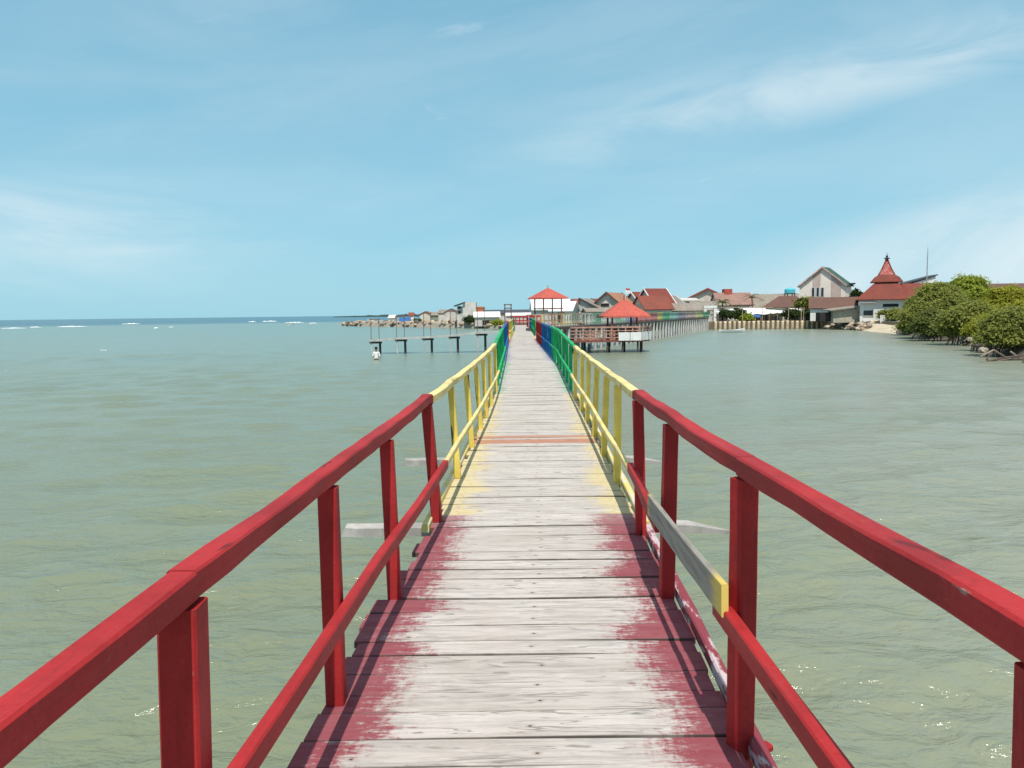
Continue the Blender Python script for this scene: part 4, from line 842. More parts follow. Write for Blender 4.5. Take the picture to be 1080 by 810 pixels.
# big pale house with red edged roof
c = at(752, 165); gable_house('village_house', 'large pale house with a wide red-edged gable behind the white gate', 'house', (c[0], c[1] + 4), R(74), 7, 8.8, G0, zz(752, 315.5, 165), zz(752, 304.8, 165), m_plasterB, m_tan, .5, plain('red_bargeboard', (.30, .06, .05)), openings=(('l', -1.6, G0 + 2.6, 1.1, .9, m_glass), ('l', 1.6, G0 + 2.6, 1.1, .9, m_glass)))
c = at(745, 152); gable_house('village_house', 'grey unpainted block house behind the white gate', 'house', (c[0], c[1]), R(3), 6.6, 5, G0, zz(745, 323, 152), zz(745, 318.5, 154), m_plasterG, m_greyroof, .2, openings=(('f', -1.4, G0 + 1.2, 1, .8, m_black), ('f', 1.4, G0 + 1.2, 1, .8, m_black)))
c = at(771, 160); t_, T_ = gable_house('village_house', 'house with a dusty pink roof and small red dormer right of the pale gable', 'house', (c[0] + .6, c[1] + 2), R(0), 7, 6, G0, zz(771, 321, 160), zz(771, 309.5, 163), m_plasterB, rooftile('dusty_pink_roof', (.34, .20, .16), (.28, .17, .14)), .3, openings=(('f', 0, G0 + 1.6, 1, 1, m_black),))
mb = MB(); mb.box((P(769, 307, 161).x, 162.5, zz(769, 307, 161) - .1), (1.6, 2.0, 1.1)); mb.build('dormer', m_coral, t_)
c = at(822, 158); gable_house('village_house', 'long house with a grey-brown tiled roof left of the pink house', 'house', (c[0], c[1] + 3), R(-20), 8.6, 8, G0, zz(822, 323, 158), zz(822, 310.5, 161), m_plasterB, m_greyroof, .4)
t = thing('village_house', 'low house with a reddish-brown hipped roof among bushes left of the pink house', 'house', (at(836, 146)[0], 149, G0)); Th = frame_at((at(836, 146)[0], 149), R(-20))
mb = MB(); mb.box((t.location.x, 149, (G0 + zz(836, 324, 146)) / 2), (7.6, 5.4, zz(836, 324, 146) - G0), R(-20)); mb.build('wall', m_plasterB, t)
mb = MB(); hip(mb, Th, -3.9, 3.9, -2.8, 2.8, zz(836, 323.5, 146), zz(836, 312, 149), 1.5, .4); mb.build('roof', m_brownroof, t)
mb = MB(); q = Th(-.6, -2.72, 0); mb.box((q.x, q.y, G0 + 1.3), (1.4, .1, .9), R(-20)); mb.build('window', m_black, t)
# pink house
c = at(871, 142); Yp = 142
t, T_ = gable_house('pink_house', 'tall pale pink house with a steep gable, three slit windows and green roof', 'house', (c[0] + .7, Yp + 2.2), R(55), 4.6, 7.9, G0, zz(868, 301, Yp), zz(868, 282.3, Yp), m_plasterP, m_greenroof, .30, plain('rosy_bargeboard', (.55, .36, .32)), thick=.2)
Lh = 4.6
for (y, w) in ((1.0, 1.35), (-2.35, 1.7)):     # darker bands of plaster running up the gable
    mb = MB(); zt_ = lambda yy: zz(868, 301, Yp) + (zz(868, 282.3, Yp) - zz(868, 301, Yp)) * (1 - abs(yy) / 3.95) - .12
    mb.prism([T_(-Lh / 2 - .05, y - w / 2, G0), T_(-Lh / 2 - .05, y + w / 2, G0), T_(-Lh / 2 - .05, y + w / 2, zt_(y + w / 2)), T_(-Lh / 2 - .05, y - w / 2, zt_(y - w / 2))], T_(1.04, 0, 0) - T_(1, 0, 0)); tag(mb.build('plaster_band', m_plasterD, t), 'dusky pink plaster band')
for y in (1.55, .75, -.05):
    mb = MB(); z0_, z1_ = zz(862, 312.2, Yp), zz(862, 303.5, Yp); mb.prism([T_(-Lh / 2 - .09, y - .21, z0_), T_(-Lh / 2 - .09, y + .21, z0_), T_(-Lh / 2 - .09, y + .21, z1_), T_(-Lh / 2 - .09, y - .21, z1_)], T_(.07, 0, 0) - T_(0, 0, 0)); w_ = mb.build('window', m_glass, t)
    mb = MB()
    for yy in (y - .27, y + .27): mb.prism([T_(-Lh / 2 - .11, yy - .05, z0_ - .1), T_(-Lh / 2 - .11, yy + .05, z0_ - .1), T_(-Lh / 2 - .11, yy + .05, z1_ + .1), T_(-Lh / 2 - .11, yy - .05, z1_ + .1)], T_(.05, 0, 0) - T_(0, 0, 0))
    mb.build('frame', m_white, w_)
# side wing with balcony
cw = at(893, 142); zc = zz(893, 299.2, 142)
mb = MB(); mb.box((cw[0], 143.6, (G0 + zc) / 2), (1.5, 3.0, zc - G0 - .2), R(-20)); mb.build('wing', m_plasterP, t)
mb = MB(); mb.box((cw[0] - .75, 142.0, zz(888, 307, 142)), (.9, .2, 1.6), R(-20)); mb.build('window', m_black, t)
mb = MB(); mb.box((cw[0] + .35, 143.4, zc), (2.9, 4.0, .22), R(-20)); mb.build('canopy', m_steel, t)
mb = MB(); mb.box((cw[0] - 1.2, 141.7, zz(886, 302.6, 142)), (2.0, 1.2, .18), R(-20)); mb.build('canopy', m_steel, t)
# brown roofed house in front of it
c = at(881, 132); gable_house('village_house', 'white-walled house with a long dark red-brown roof below the pink house', 'house', (c[0] + .6, c[1] + 2.5), R(-20), 7.2, 4.6, G0, zz(881, 324.3, 132), zz(881, 314.2, 134.5), m_plasterW, m_brownroof, .3)
t = thing('fenced_shed', 'lean-to shed with pale plank front and slanted roof left of the mosque', 'shed', (at(893, 126)[0], 127, G0))
xa, xb = at(880, 126)[0], at(908, 126)[0]; mb = MB(); mb.box2((xa, 126.3, G0 - .2), (xb, 128.5, zz(890, 327, 126))); mb.build('wall', plain('pale_planks', (.42, .38, .30), .9, .2, 2, .4), t)
mb = MB(); mb.prism([(xa - .9, 125.6, zz(878, 328, 126)), (xb + .2, 125.6, zz(908, 324, 126)), (xb + .2, 129.2, zz(908, 323, 126)), (xa - .9, 129.2, zz(878, 327, 126))], (0, 0, .14)); mb.build('roof', m_greyroof, t)
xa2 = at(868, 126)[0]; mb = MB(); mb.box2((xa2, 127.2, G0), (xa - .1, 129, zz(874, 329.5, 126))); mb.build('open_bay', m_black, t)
# mosque
Ym = 124.0; t = thing('mosque', 'white mosque with tiered red tile roof and red lattice spire topped by a finial', 'mosque', (at(930, Ym)[0], Ym, G0))
xl, xr, xw = at(907, Ym)[0], at(951, Ym)[0], at(983, Ym)[0]; ze, zr = zz(930, 315.5, Ym), zz(930, 299.5, Ym + 4); xc = (xl + xr) / 2
Om = Vector((at(930, Ym)[0], Ym)); ca_, sa_ = math.cos(R(-23)), math.sin(R(-23))
def I(x, y, z):                                  # plan frame of the mosque, turned to face the bay
    u, v = (x - Om.x) * .92, y - Om.y; return Vector((Om.x + u * ca_ - v * sa_, Om.y + u * sa_ + v * ca_, z))
def ibox(mb, p, q): mb.loft([[I(x, y, z) for x, y in ((p[0], p[1]), (q[0], p[1]), (q[0], q[1]), (p[0], q[1]))] for z in (p[2], q[2])])
mb = MB(); ibox(mb, (xl, Ym, G0 - .2), (xr, Ym + 9, ze + .05)); mb.build('wall', m_plasterW, t)
mb = MB(); o = len(mb.v)
tx0, tx1 = at(921, Ym)[0], at(949, Ym)[0]
E = [(xl - .65, Ym - .7), (xr + .5, Ym - .7), (xr + .5, Ym + 9.6), (xl - .65, Ym + 9.6)]; U = [(tx0, Ym + 2.4), (tx1, Ym + 2.4), (tx1, Ym + 6.6), (tx0, Ym + 6.6)]
mb.loft([[I(a, b, ze - .12) for a, b in E], [I(a, b, ze) for a, b in E], [I(a, b, zr) for a, b in U]]); mb.build('roof', m_redroof, t)
mb = MB(); ibox(mb, (xr - .6, Ym + 1.6, G0), (xw - .3, Ym + 7.6, ze + .3)); mb.build('wing_wall', m_plasterW, t)
mb = MB(); zr2 = zz(965, 300.3, Ym + 4.5)
for s in (-1, 1): mb.prism([I(xr - 3.0, Ym + 4.6, zr2), I(xw, Ym + 4.6, zr2), I(xw + .4, Ym + 4.6 + s * 3.9, ze - .1), I(xr - 3.0, Ym + 4.6 + s * 3.9, ze - .1)], (0, 0, .16))
mb.build('wing_roof', m_redroof, t)
mb = MB(); zn = zz(936, 297.2, Ym + 3); mb.loft([[I(a, b, z) for a, b in ((tx0 + .25, Ym + 2.6), (tx1 - .25, Ym + 2.6), (tx1 - .25, Ym + 6.4), (tx0 + .25, Ym + 6.4))] for z in (zr - .1, zn)]); mb.build('clerestory', m_black, t)
mx, my = (tx0 + tx1) / 2, Ym + 4.5; sx = at(928.5, Ym)[0]; hs = (at(945, Ym)[0] - sx) / 2
mb = MB(); ht = (tx1 - tx0) / 2 + .45; zs = zz(936, 290, my)
mb.loft([[I(mx + a * ht, my + b * ht * .9, zn - .08) for a, b in ((-1, -1), (1, -1), (1, 1), (-1, 1))], [I(mx + a * ht, my + b * ht * .9, zn + .02) for a, b in ((-1, -1), (1, -1), (1, 1), (-1, 1))], [I(mx + a * ht * .78, my + b * ht * .7, zn + (zs - zn) * .62) for a, b in ((-1, -1), (1, -1), (1, 1), (-1, 1))], [I(mx + a * hs, my + b * hs, zs) for a, b in ((-1, -1), (1, -1), (1, 1), (-1, 1))]]); mb.build('upper_roof', m_redroof, t)
za = zz(936, 273.5, my)
n = NT('red_and_white_spire'); v = n.obj(); br = n.node('ShaderNodeTexChecker'); n.put(n.scale(v, (1, 1, 1)), br.inputs[0]); br.inputs['Scale'].default_value = 3.1
n.put((.36, .06, .05, 1), br.inputs['Color1']); n.put((.42, .22, .19, 1), br.inputs['Color2']); m_spire = n.done(n.mix(n.step(n.noise(v, 2.2, 4), .4, .6, 0, .75), br.outputs['Color'], (.34, .055, .045)), .8)
mb = MB(); mb.loft([[I(mx + a * k, my + b * k, z) for a, b in ((-1, -1), (1, -1), (1, 1), (-1, 1))] for k, z in ((hs, zs - .03), (hs * .62, zs + (za - zs) * .33), (hs * .32, zs + (za - zs) * .68), (.10, za))]); sp = mb.build('spire', m_spire, t)
mb = MB()
for a in (-1, 1):
    for b in (-1, 1): mb.tube([I(mx + a * k, my + b * k, z) for k, z in ((hs + .03, zs), (hs * .62 + .03, zs + (za - zs) * .33), (hs * .32 + .03, zs + (za - zs) * .68), (.12, za))], .09, 6)
mb.build('ridge', m_redroof, sp)
mb = MB(); rings = [[I(mx + r_ * math.cos(q), my + r_ * math.sin(q), za + z) for q in np.linspace(0, 6.283, 10, endpoint=False)] for r_, z in ((.12, -.05), (.5, .05), (.52, .14), (.14, .25), (.22, .45), (.05, .7), (.03, 1.0))]; mb.loft(rings); mb.build('finial', m_steel, t)
for (px, py0, py1, w, m) in ((916, 327.5, 333, 1.5, m_glass), (939, 320.5, 323.5, 2.4, m_black)):
    mb = MB(); x = at(px, Ym)[0]; ibox(mb, (x - w / 2, Ym - .06, zz(px, py1, Ym)), (x + w / 2, Ym + .05, zz(px, py0, Ym))); w_ = mb.build('window', m, t)
    mb = MB(); ibox(mb, (x - w / 2 - .1, Ym - .12, zz(px, py1, Ym) - .1), (x + w / 2 + .1, Ym - .02, zz(px, py1, Ym) - .003)); mb.build('sill', m_plasterG, w_)
mb = MB(); x = at(940, Ym)[0]; ibox(mb, (x - 1.1, Ym - .05, G0), (x + 1.1, Ym + .06, zz(940, 326, Ym))); mb.build('door', plain('grey_green_door', (.30, .33, .28), .8), t)
mb = MB(); ibox(mb, (xl - .1, Ym - 1.0, zz(916, 319.5, Ym)), (xl + 2.4, Ym - .01, zz(916, 318.4, Ym))); mb.build('awning', plain('faded_awning', (.38, .36, .40), .8), t)
# little white fence before the mosque
t = thing('white_fence', 'low white picket fence in front of the mosque', 'fence', (at(938, 121)[0], 121, G0))
for i, px in enumerate(np.linspace(929, 947, 11)): x = at(px, 121)[0]; mb = MB(); mb.box2((x - .09, 120.9, G0 - .2), (x + .09, 121.05, G0 + .95)); mb.build('picket', m_white, t)
mb = MB(); mb.box2((at(929, 121)[0], 121.06, G0 + .45), (at(947, 121)[0], 121.12, G0 + .6)); mb.build('fence_rail', m_white, t)
# shed with tilted sheet roof and mast behind the mosque
t = thing('tilted_roof_building', 'building with a tilted pale sheet roof behind the mosque, right of its spire', 'building', (at(972, 150)[0], 152, G0))
xa, xb = at(954, 150)[0], at(988, 150)[0]; mb = MB(); mb.prism([(xa, 150, zz(954, 299.6, 150)), (xb, 150, zz(988, 290.4, 150)), (xb, 154, zz(988, 291, 150)), (xa, 154, zz(954, 300, 150))], (0, 0, .22)); mb.build('roof', m_steel, t)
mb = MB(); mb.prism([(xa + 1.2, 150.3, G0), (xb - .3, 150.3, G0), (xb - .3, 150.3, zz(988, 291, 150)), (xa + 1.2, 150.3, zz(956, 299.4, 150))], (0, 3.5, 0)); mb.build('wall', m_plasterW, t)
o = MB(); x = at(976.3, 149)[0]; o.tube([(x, 149.0, G0), (x, 149.0, zz(976, 275, 150)), (x, 149.0, zz(976, 261, 150))], [.11, .09, .04], 6); o = own_origin(o.build('antenna_mast', plain('galvanised_steel', (.34, .34, .35), .5))); tag(o, 'thin grey antenna mast standing behind the mosque roof', 'mast')
c = at(1068, 150); gable_house('village_house', 'house showing only its dark red-brown roof above the mangroves', 'house', (c[0] + 1, c[1] + 3), 0, 9, 6, G0, zz(1068, 308, 150), zz(1068, 299.6, 153), m_plasterB, m_brownroof, .3)
def Vector3(x, y, z): return Vector((x, y, z))
# water tank
t = thing('water_tank', 'bright cyan plastic water tank beside the pink house', 'tank', (at(837.5, 150)[0], 152.5, G0)); x = t.location.x
mb = MB(); z0_, z1_ = zz(837, 309.3, 150), zz(837, 303.3, 150); mb.loft([[Vector3(x + r_ * math.cos(q), 152.5 + r_ * math.sin(q), z) for q in np.linspace(0, 6.283, 16, endpoint=False)] for r_, z in ((.95, z0_), (1.0, z0_ + .12), (1.0, z1_ - .3), (.8, z1_ - .1), (.3, z1_), (.25, z1_ + .1))]); mb.build('barrel', m_cyan, t, False)
mb = MB()
for a in (-.7, .7):
    for b in (-.7, .7): mb.box2((x + a - .08, 152.5 + b - .08, G0), (x + a + .08, 152.5 + b + .08, z0_ - .1))
mb.box2((x - 1, 151.5, z0_ - .1), (x + 1, 153.5, z0_ - .003)); mb.build('stand', m_steel, t)
# flag
t = thing('flagpole', 'flagpole flying a small red and white flag above the village roofs', 'flag', (at(660, 140)[0], 138, G0)); x = at(659.6, 138)[0]
mb = MB(); mb.tube([(x, 138, G0), (x, 138, zz(660, 303.5, 138))], .04, 6); mb.build('pole', m_white, t)
for k, (a, b, m) in enumerate(((303.8, 305.8, m_coral), (305.85, 309.3, m_white))):
    mb = MB(); rings = []
    for u in np.linspace(0, 1, 8): q = Vector3(x + .05 + u * .75, 138 + .1 * math.sin(u * 5), 0); rings.append([q + Vector((0, -.01, zz(660, b, 138) - .1 * u)), q + Vector((0, .01, zz(660, b, 138) - .1 * u)), q + Vector((0, .01, zz(660, a, 138) - .1 * u)), q + Vector((0, -.01, zz(660, a, 138) - .1 * u))])
    mb.loft(rings); mb.build('cloth', m, t)
# awnings on poles behind the seawall
def awning(label, px0, px1, py0, py1, Y, mat, dep=3.0, tilt=.5):
    xa, xb = at(px0, Y)[0], at(px1, Y)[0]; z0_, z1_ = zz(px0, py1, Y), zz(px0, py0, Y); t = thing('awning', label, 'awning', ((xa + xb) / 2, Y + dep / 2, G0))
    mb = MB(); n_ = 9; vs = []
    for th in (0, .03):
        for i in range(n_):
            u = i / (n_ - 1)
            for j in range(5): w = j / 4; vs.append((xa + (xb - xa) * u, Y + dep * w, z0_ + (z1_ - z0_) * w - .18 * math.sin(math.pi * u * 2 % math.pi) * (1 - w) + th))
    k = n_ * 5; fs = []
    for i in range(n_ - 1):
        for j in range(4): a = i * 5 + j; fs += [(a, a + 1, a + 6, a + 5), (k + a, k + a + 5, k + a + 6, k + a + 1)]
    for i in range(n_ - 1): fs += [(i * 5, i * 5 + 5, k + i * 5 + 5, k + i * 5), (i * 5 + 4, k + i * 5 + 4, k + i * 5 + 9, i * 5 + 9)]
    for j in range(4): fs += [(j, k + j, k + j + 1, j + 1), (k - 5 + j, k - 4 + j, 2 * k - 4 + j, 2 * k - 5 + j)]
    mb.add(vs, fs); mb.build('cloth', mat, t)
    for u in (0.02, .5, .98):
        x = xa + (xb - xa) * u; mb = MB(); mb.tube([(x, Y + .05, G0), (x, Y + .05, z0_)], .045, 6); mb.build('pole', m_bamboo, t)
    return t
awning('white cloth awning on bamboo poles, first right of the white gate', 757, 778, 326, 331, 146, m_whitetarp)
awning('widest white cloth awning behind the middle of the seawall', 785, 812, 325, 331, 143.5, m_whitetarp)
awning('white awning with dark goods under it left of the bushes', 811, 829, 325.2, 329.8, 145, m_whitetarp)
awning('short white awning between bushes, below the reddish-brown hipped roof', 838, 848, 324.8, 328.2, 143, m_whitetarp)
awning('blue tarpaulin hung low under the widest white awning', 791, 803, 332, 334, 142.2, m_bluetarp, 1.5)
o = MB(); o.prism([(at(783, 146)[0], 146.2, zz(783, 320, 146)), (at(793, 146)[0], 146.2, zz(793, 325, 146)), (at(795, 146)[0], 147.2, zz(795, 325, 146)), (at(785, 146)[0], 148.2, zz(785, 320, 146))], (0, 0, .12))
# low bamboo fence rails and poles behind the seawall
t = thing('bamboo_rack', 'thin bamboo rack of poles and a long crossbar above the seawall', 'rack', (at(800, 138.5)[0], 138.5, G0))
for px in (783, 804, 831.5, 845, 847.5): x = at(px, 138.5)[0]; mb = MB(); mb.tube([(x, 138.5, G0 - .1), (x + .06, 138.5, zz(px, 323.6, 138.5))], .055, 6); mb.build('pole', m_bamboo, t)
mb = MB(); mb.tube([(at(755, 138.5)[0], 138.42, zz(755, 324.2, 138.5)), (at(815, 138.5)[0], 138.42, zz(815, 324.6, 138.5))], .06, 6); mb.build('crossbar', m_bamboo, t)
# covered stall full of goods (dark interior) behind the seawall
t = thing('market_stall', 'dark open stall with crates behind the seawall, under the white awnings', 'stall', (at(805, 148)[0], 148.5, G0)); xa, xb = at(782, 148)[0], at(834, 148)[0]
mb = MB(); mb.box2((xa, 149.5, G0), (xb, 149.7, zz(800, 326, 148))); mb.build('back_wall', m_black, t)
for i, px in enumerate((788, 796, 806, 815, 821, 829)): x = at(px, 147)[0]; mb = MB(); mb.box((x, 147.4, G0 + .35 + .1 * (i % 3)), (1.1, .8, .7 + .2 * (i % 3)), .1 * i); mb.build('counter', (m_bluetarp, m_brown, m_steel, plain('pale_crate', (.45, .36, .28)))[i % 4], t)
# village trees
def bush(px, py0, py1, Y, wpx, label, mat, seed, n=70, nl=50, size=.22, name='shade_tree', cat='tree'):
    a, b = P(px, py0, Y), P(px, py1, Y); w = wpx * Y / FPX / 2; h = (a.z - b.z) / 2; g = random.Random(seed); lobes = [((a.x, Y, b.z + h), (w * .7, w * .7, h * .8))]
    for k in range(5): an = k * 1.26 + g.random(); lobes.append(((a.x + math.cos(an) * w * .5, Y + math.sin(an) * w * .5, b.z + h * g.uniform(.6, 1.4)), (w * .45, w * .45, h * .42)))
    return tree(name, label, (a.x, Y, G0), lobes, n, nl, size, mat, seed, 'trees among the village houses', cat, limbs=4)
bush(768, 325, 339, 141.5, 16, 'dark bushy tree just right of the white gate', lm_dark, 21)
bush(781, 326, 338, 141, 11, 'small dark tree left of the widest white awning', lm_dark, 22, 50)
bush(788, 331, 339, 139.5, 9, 'low green shrub behind the seawall under the widest awning', lm_bright, 23, 40)
bush(836, 325, 339, 140.5, 16, 'dark green shrub behind the seawall beneath the brown hipped roof', lm_dark, 24, 70)
bush(851, 313, 327, 141.5, 24, 'brownish tree crown in front of the brown hipped roof', lm_olive, 25, 110)
bush(856, 328, 338, 139, 14, 'green shrub behind the seawall left of the lean-to shed', lm_dark, 26, 60)
bush(904, 304, 322, 138, 9, 'slim dark tree between the pink house and the mosque', lm_dark, 27, 50)
bush(932, 327, 337, 122, 7, 'small grey-green shrub against the mosque wall', lm_olive, 28, 40)
bush(945, 325, 338, 120.5, 13, 'bushy shrub between the mosque wall and the mangroves', lm_olive, 29, 70)
def palm(px, pyb, pyt, Y, label, mat, seed, dead=False, n=13, Lf=1.9):
    b, tp = P(px, pyb, Y), P(px, pyt, Y); b.z = G0; t = thing('palm_tree', label, 'palm', b, 'palms among the village houses'); g = random.Random(seed)
    mb = MB(); mb.tube([b, b.lerp(tp, .5) + Vector((.12, 0, 0)), tp], [.17, .13, .10], 8); mb.build('trunk', m_bark, t, True)
    mb = MB()
    for k in range(n):
        an = k / n * 6.28 + g.uniform(-.2, .2); el_ = g.uniform(.15, 1.2) if not dead else g.uniform(.2, 1.4); dr = Vector((math.cos(an), math.sin(an), 0)); pts = []
        for q in range(7): u = q / 6; pts.append(tp + dr * Lf * u * math.cos(el_ * (1 - .6 * u)) + Vector((0, 0, Lf * (u * math.sin(el_) - .75 * u * u))))
        mb.tube(pts, [.03] * 6 + [.008], 4); sd_ = dr.cross(Vector((0, 0, 1)))
        for q in range(1, 7):
            for w in (-1, 1):
                for z in (0, .5):
                    p = pts[q - 1].lerp(pts[q], z); e = p + sd_ * w * .5 * (1 - q / 9) + Vector((0, 0, -.22)) + dr * .2; u = dr * .07
                    mb.add([p - u, p + u, e, e + Vector((0, 0, .012))], [(0, 1, 2), (0, 3, 1), (0, 2, 3), (1, 3, 2)])
    mb.build('crown', mat, t)
palm(762, 338, 318.5, 148, 'green palm rising behind the white gate', lm_dark if False else plain('palm_green', (.09, .11, .035), .6, .3), 31)
palm(793, 338, 313.5, 152, 'withered brown palm standing before the grey-brown roof', plain('palm_withered', (.27, .20, .13), .9, .3), 32, True, 12, 2.2)
# ------------------------------------------------------------------ far left town behind the breakwater
c = at(491, 185); t = thing('concrete_building', 'tall grey unfinished concrete building with a dark slanting roof left of the boardwalk', 'building', (c[0], c[1] + 3, .5))
x0, x1, x2 = at(480.5, 185)[0], at(488, 185)[0], at(502, 185)[0]
mb = MB(); mb.box2((x1, 185, .2), (x2, 191, zz(495, 318.6, 185))); mb.build('wall', plain('bare_concrete', (.66, .615, .56), .9, .12, .6, .35), t)
mb = MB(); mb.box2((x0 + .3, 185.6, .2), (x1 - .003, 190, zz(484, 323, 185))); mb.build('stairwell', m_plasterG, t)
mb = MB(); mb.prism([(x0 - .4, 184.4, zz(480, 323.2, 185)), (x1 + .6, 184.4, zz(489, 319.0, 185)), (x1 + .6, 190.5, zz(489, 319.0, 185)), (x0 - .4, 190.5, zz(480, 323.2, 185))], (0, 0, .18)); mb.build('roof', m_steel, t)
for z in (330.5, 325.5): mb = MB(); mb.box2((x0 + .6, 185.5, zz(484, z, 185)), (x1 - .5, 185.58, zz(484, z - 2.6, 185))); mb.build('window', m_black, t)
mb = MB(); mb.box2((at(502.3, 186)[0], 186, .2), (at(510, 186)[0], 190, zz(506, 323.3, 186))); o = own_origin(mb.build('brick_block', m_orange)); 
bm = bmesh.new(); bm.from_mesh(o.data); bmesh.ops.bevel(bm, geom=bm.edges[:], offset=.05, affect='EDGES'); bm.to_mesh(o.data); bm.free(); o.name = 'brick_tower'; tag(o, 'small orange brick block right against the grey concrete building', 'building')
c = at(513, 176); gable_house('harbour_shed', 'open shed with a bright white roof right of the grey concrete building', 'shed', (c[0], c[1] + 2), R(3), 5.4, 5, .5, zz(513, 334.3, 176), zz(513, 329.3, 178), m_plasterG, m_zinc, .3, openings=(('f', 0, .7, 2.2, 1.2, m_black),))
c = at(534, 205); gable_house('harbour_shed', 'long dark-roofed shed far behind the white harbour sheds', 'shed', (c[0], c[1] + 2), 0, 12.5, 6, .5, zz(534, 330.5, 205), zz(534, 327.2, 208), m_plasterG, plain('slate_roof', (.07, .075, .09), .7, .2), .3)
c = at(548, 172); gable_house('harbour_shed', 'low white-roofed shed beyond the far end of the boardwalk', 'shed', (c[0], c[1] + 2), R(-2), 5.6, 5, .5, zz(548, 333, 172), zz(548, 330.4, 174), m_plasterG, m_zinc, .25)
for i, (px, py0, py1, w, Y, wm, rm, lb) in enumerate([(468, 327, 336, 9, 205, m_plasterG, m_greyroof, 'grey gabled hut left of the concrete building'), (457, 329.5, 338, 8, 210, plain('dull_green_wall', (.22, .26, .20)), m_greyroof, 'dull green hut with a grey roof behind the breakwater'), (449, 328.8, 337, 6, 216, m_plasterB, m_rustroof, 'small rust-roofed hut behind the breakwater'), (433, 330, 337, 5, 225, m_plasterP, m_rustroof, 'small pinkish hut with a rust roof far along the breakwater'), (413, 332.5, 338, 6, 228, m_plasterB, m_zinc, 'low beige hut with a pale roof near the breakwater end'), (476, 326, 337, 5, 200, m_plasterG, m_brownroof, 'narrow brown-roofed hut beside the concrete building')]):
    c = at(px, Y); hgt = zz(px, py0, Y); gable_house('harbour_hut', lb, 'hut', (c[0], c[1] + 2), R((-14, 8, 70, 5, -6, 75)[i]), w * Y / FPX, 3.5, .4, hgt - .8, hgt, wm, rm, .2, openings=(('f', 0, .8, .7, .9, m_black),))
tt = awning('bright blue canopy pitched among the boats behind the breakwater', 420, 432, 335, 338.5, 222, m_bluetarp, 3.0)
def boat(label, p, rz, L, W, H, mat, cabin=None, name='fishing_boat', tagp=None):
    t = thing(name, label, 'boat', p, 'boats behind the breakwater' if tagp is None else None); T_ = frame_at((p[0], p[1]), rz); mb = MB(); rings = []
    for u in np.linspace(-1, 1, 13):
        w = W / 2 * (1 - abs(u) ** 2.6) + .03; sh = H * (1 + .55 * u * u * (1.4 if u > 0 else .8)); b = -.2 + .35 * abs(u) ** 3
        rings.append([T_(u * L / 2, y * w, p[2] + z) for y, z in ((-1, sh), (-.86, sh * .5), (-.4, b), (.4, b), (.86, sh * .5), (1, sh), (.88, sh), (.3, b + .12), (-.3, b + .12), (-.88, sh))])
    mb.loft(rings); mb.build('hull', mat, t)
    mb = MB()
    for u in (-.4, .2): mb.loft([[T_(u * L / 2 - .14, y * W * .4, p[2] + H * .75), T_(u * L / 2 + .14, y * W * .4, p[2] + H * .75), T_(u * L / 2 + .14, y * W * .4, p[2] + H * .75 + .05), T_(u * L / 2 - .14, y * W * .4, p[2] + H * .75 + .05)] for y in (-1, 1)])
    mb.build('seat', m_grey, t)
    if cabin:
        mb = MB(); mb.loft([[T_(a * L * .16 - L * .12, b * W * .3, p[2] + H * .5 + z) for a, b in ((-1, -1), (1, -1), (1, 1), (-1, 1))] for z in (0, H * 1.6)]); cb = mb.build('cabin', cabin, t)
        mb = MB(); mb.loft([[T_(a * L * .19 - L * .12, b * W * .38, p[2] + H * 2.1 + z) for a, b in ((-1, -1), (1, -1), (1, 1), (-1, 1))] for z in (.003, .1)]); mb.build('cabin_roof', m_zinc, cb)
    return t
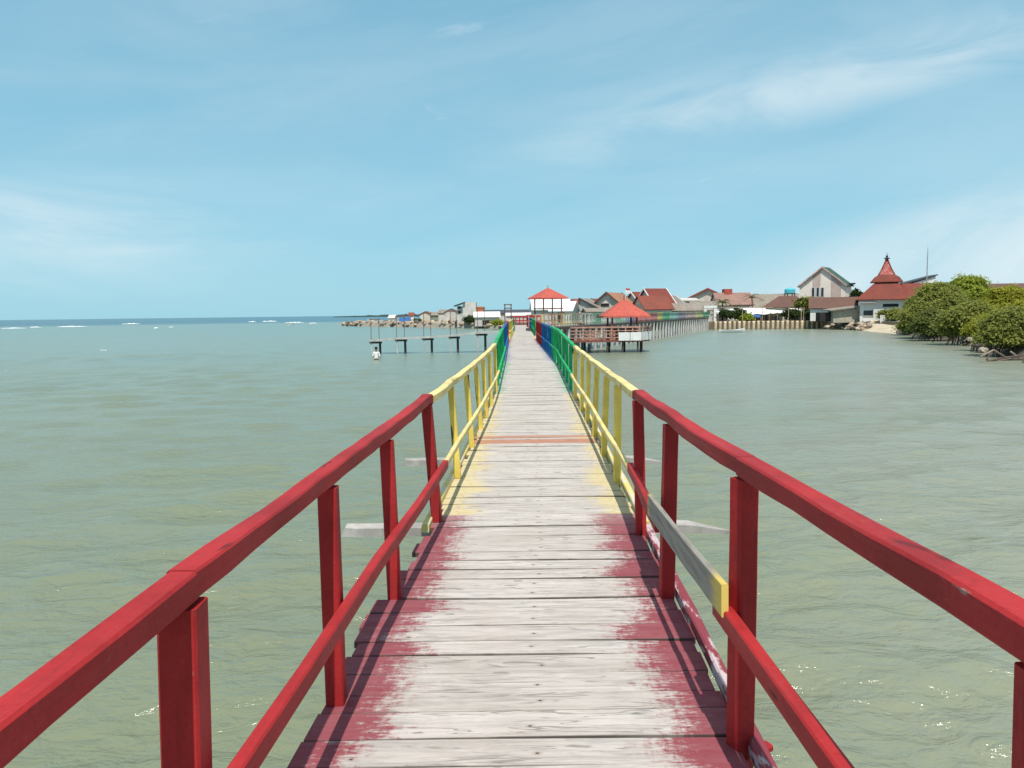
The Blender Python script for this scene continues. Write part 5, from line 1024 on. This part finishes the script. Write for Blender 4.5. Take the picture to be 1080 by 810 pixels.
for i, (px, Y, L, m, cb, lb) in enumerate([(394, 236, 6, m_white, m_plasterP, 'white boat with a pinkish cabin moored at the breakwater end'), (404, 234, 6.5, m_white, None, 'open white boat second from the breakwater end'), (426, 226, 6, m_bluetarp, m_white, 'blue boat with a white cabin below the blue canopy'), (441, 222, 6, m_white, m_white, 'white boat with a white cabin behind the middle of the breakwater'), (462, 210, 6, m_white, None, 'open white boat moored before the huts')]):
    boat(lb, (at(px, Y)[0], Y, .35), R(8 * (i - 2)), L, 1.8, .8, m, cb)
boat('low pale rowing boat floating off the seawall', (Wt(772, 351)[0], Wt(772, 351)[1], .08), R(4), 3.9, 1.1, .34, m_white, None, 'rowing_boat', 1)
# distant white marker on the horizon and a post beacon
bush(497, 333, 341, 183, 16, 'dark green bush at the foot of the concrete building', lm_dark, 41, 60, 40, .28)
bush(441, 336, 341, 214, 8, 'small green bush behind the breakwater boulders', lm_dark, 42, 30, 40, .28)
bush(524, 337, 343, 168, 12, 'pale green bush right of the white-roofed harbour shed', lm_bright, 43, 50, 40, .25)
# strip of land under the far-left huts
mb = MB(); a = [at(383, 243), at(420, 224), at(486, 190), at(540, 172), at(540, 260), at(400, 262)]; mb.prism([(x, y, -.5) for x, y in a], (0, 0, .95)); struct(mb, 'sand_spit', m_sand)
# ------------------------------------------------------------------ breaking foam on the reef
mb = MB(); g = random.Random(9)
for (px0, px1, py) in ((2, 28, 346.6), (32, 44, 345.4), (60, 92, 344.9), (128, 148, 341.9), (162, 168, 346.3), (178, 184, 345.2), (105, 112, 369.8), (5, 8, 391.8), (262, 270, 339.6), (276, 292, 339.3), (300, 322, 340.6), (326, 334, 341.2)):
    a, b = Wt(px0, py - .012 * 0), Wt(px1, py - .012 * (px1 - px0)); n_ = max(6, int((px1 - px0) * 1.4)); rings = []
    w = .012 * a.y * .55; hh = .0011 * a.y
    for u in np.linspace(0, 1, n_):
        p = a.lerp(b, u); e = math.sin(math.pi * u) ** .6 * g.uniform(.35, 1.1) + .02; q = p.y + g.uniform(-1, 1) * w * .5
        rings.append([(p.x, q - w * e, .02), (p.x + .1, q - w * .4 * e, hh * e), (p.x, q + w * .3 * e, hh * e * .9), (p.x, q + w * e, .02), (p.x, q, -.05)])
    mb.loft(rings)
tag(mb.build('foam', NT('sea_foam').done((.85, .87, .87), .9), None, True), 'white foam of small waves breaking on the reef at left', 'foam', kind='stuff')
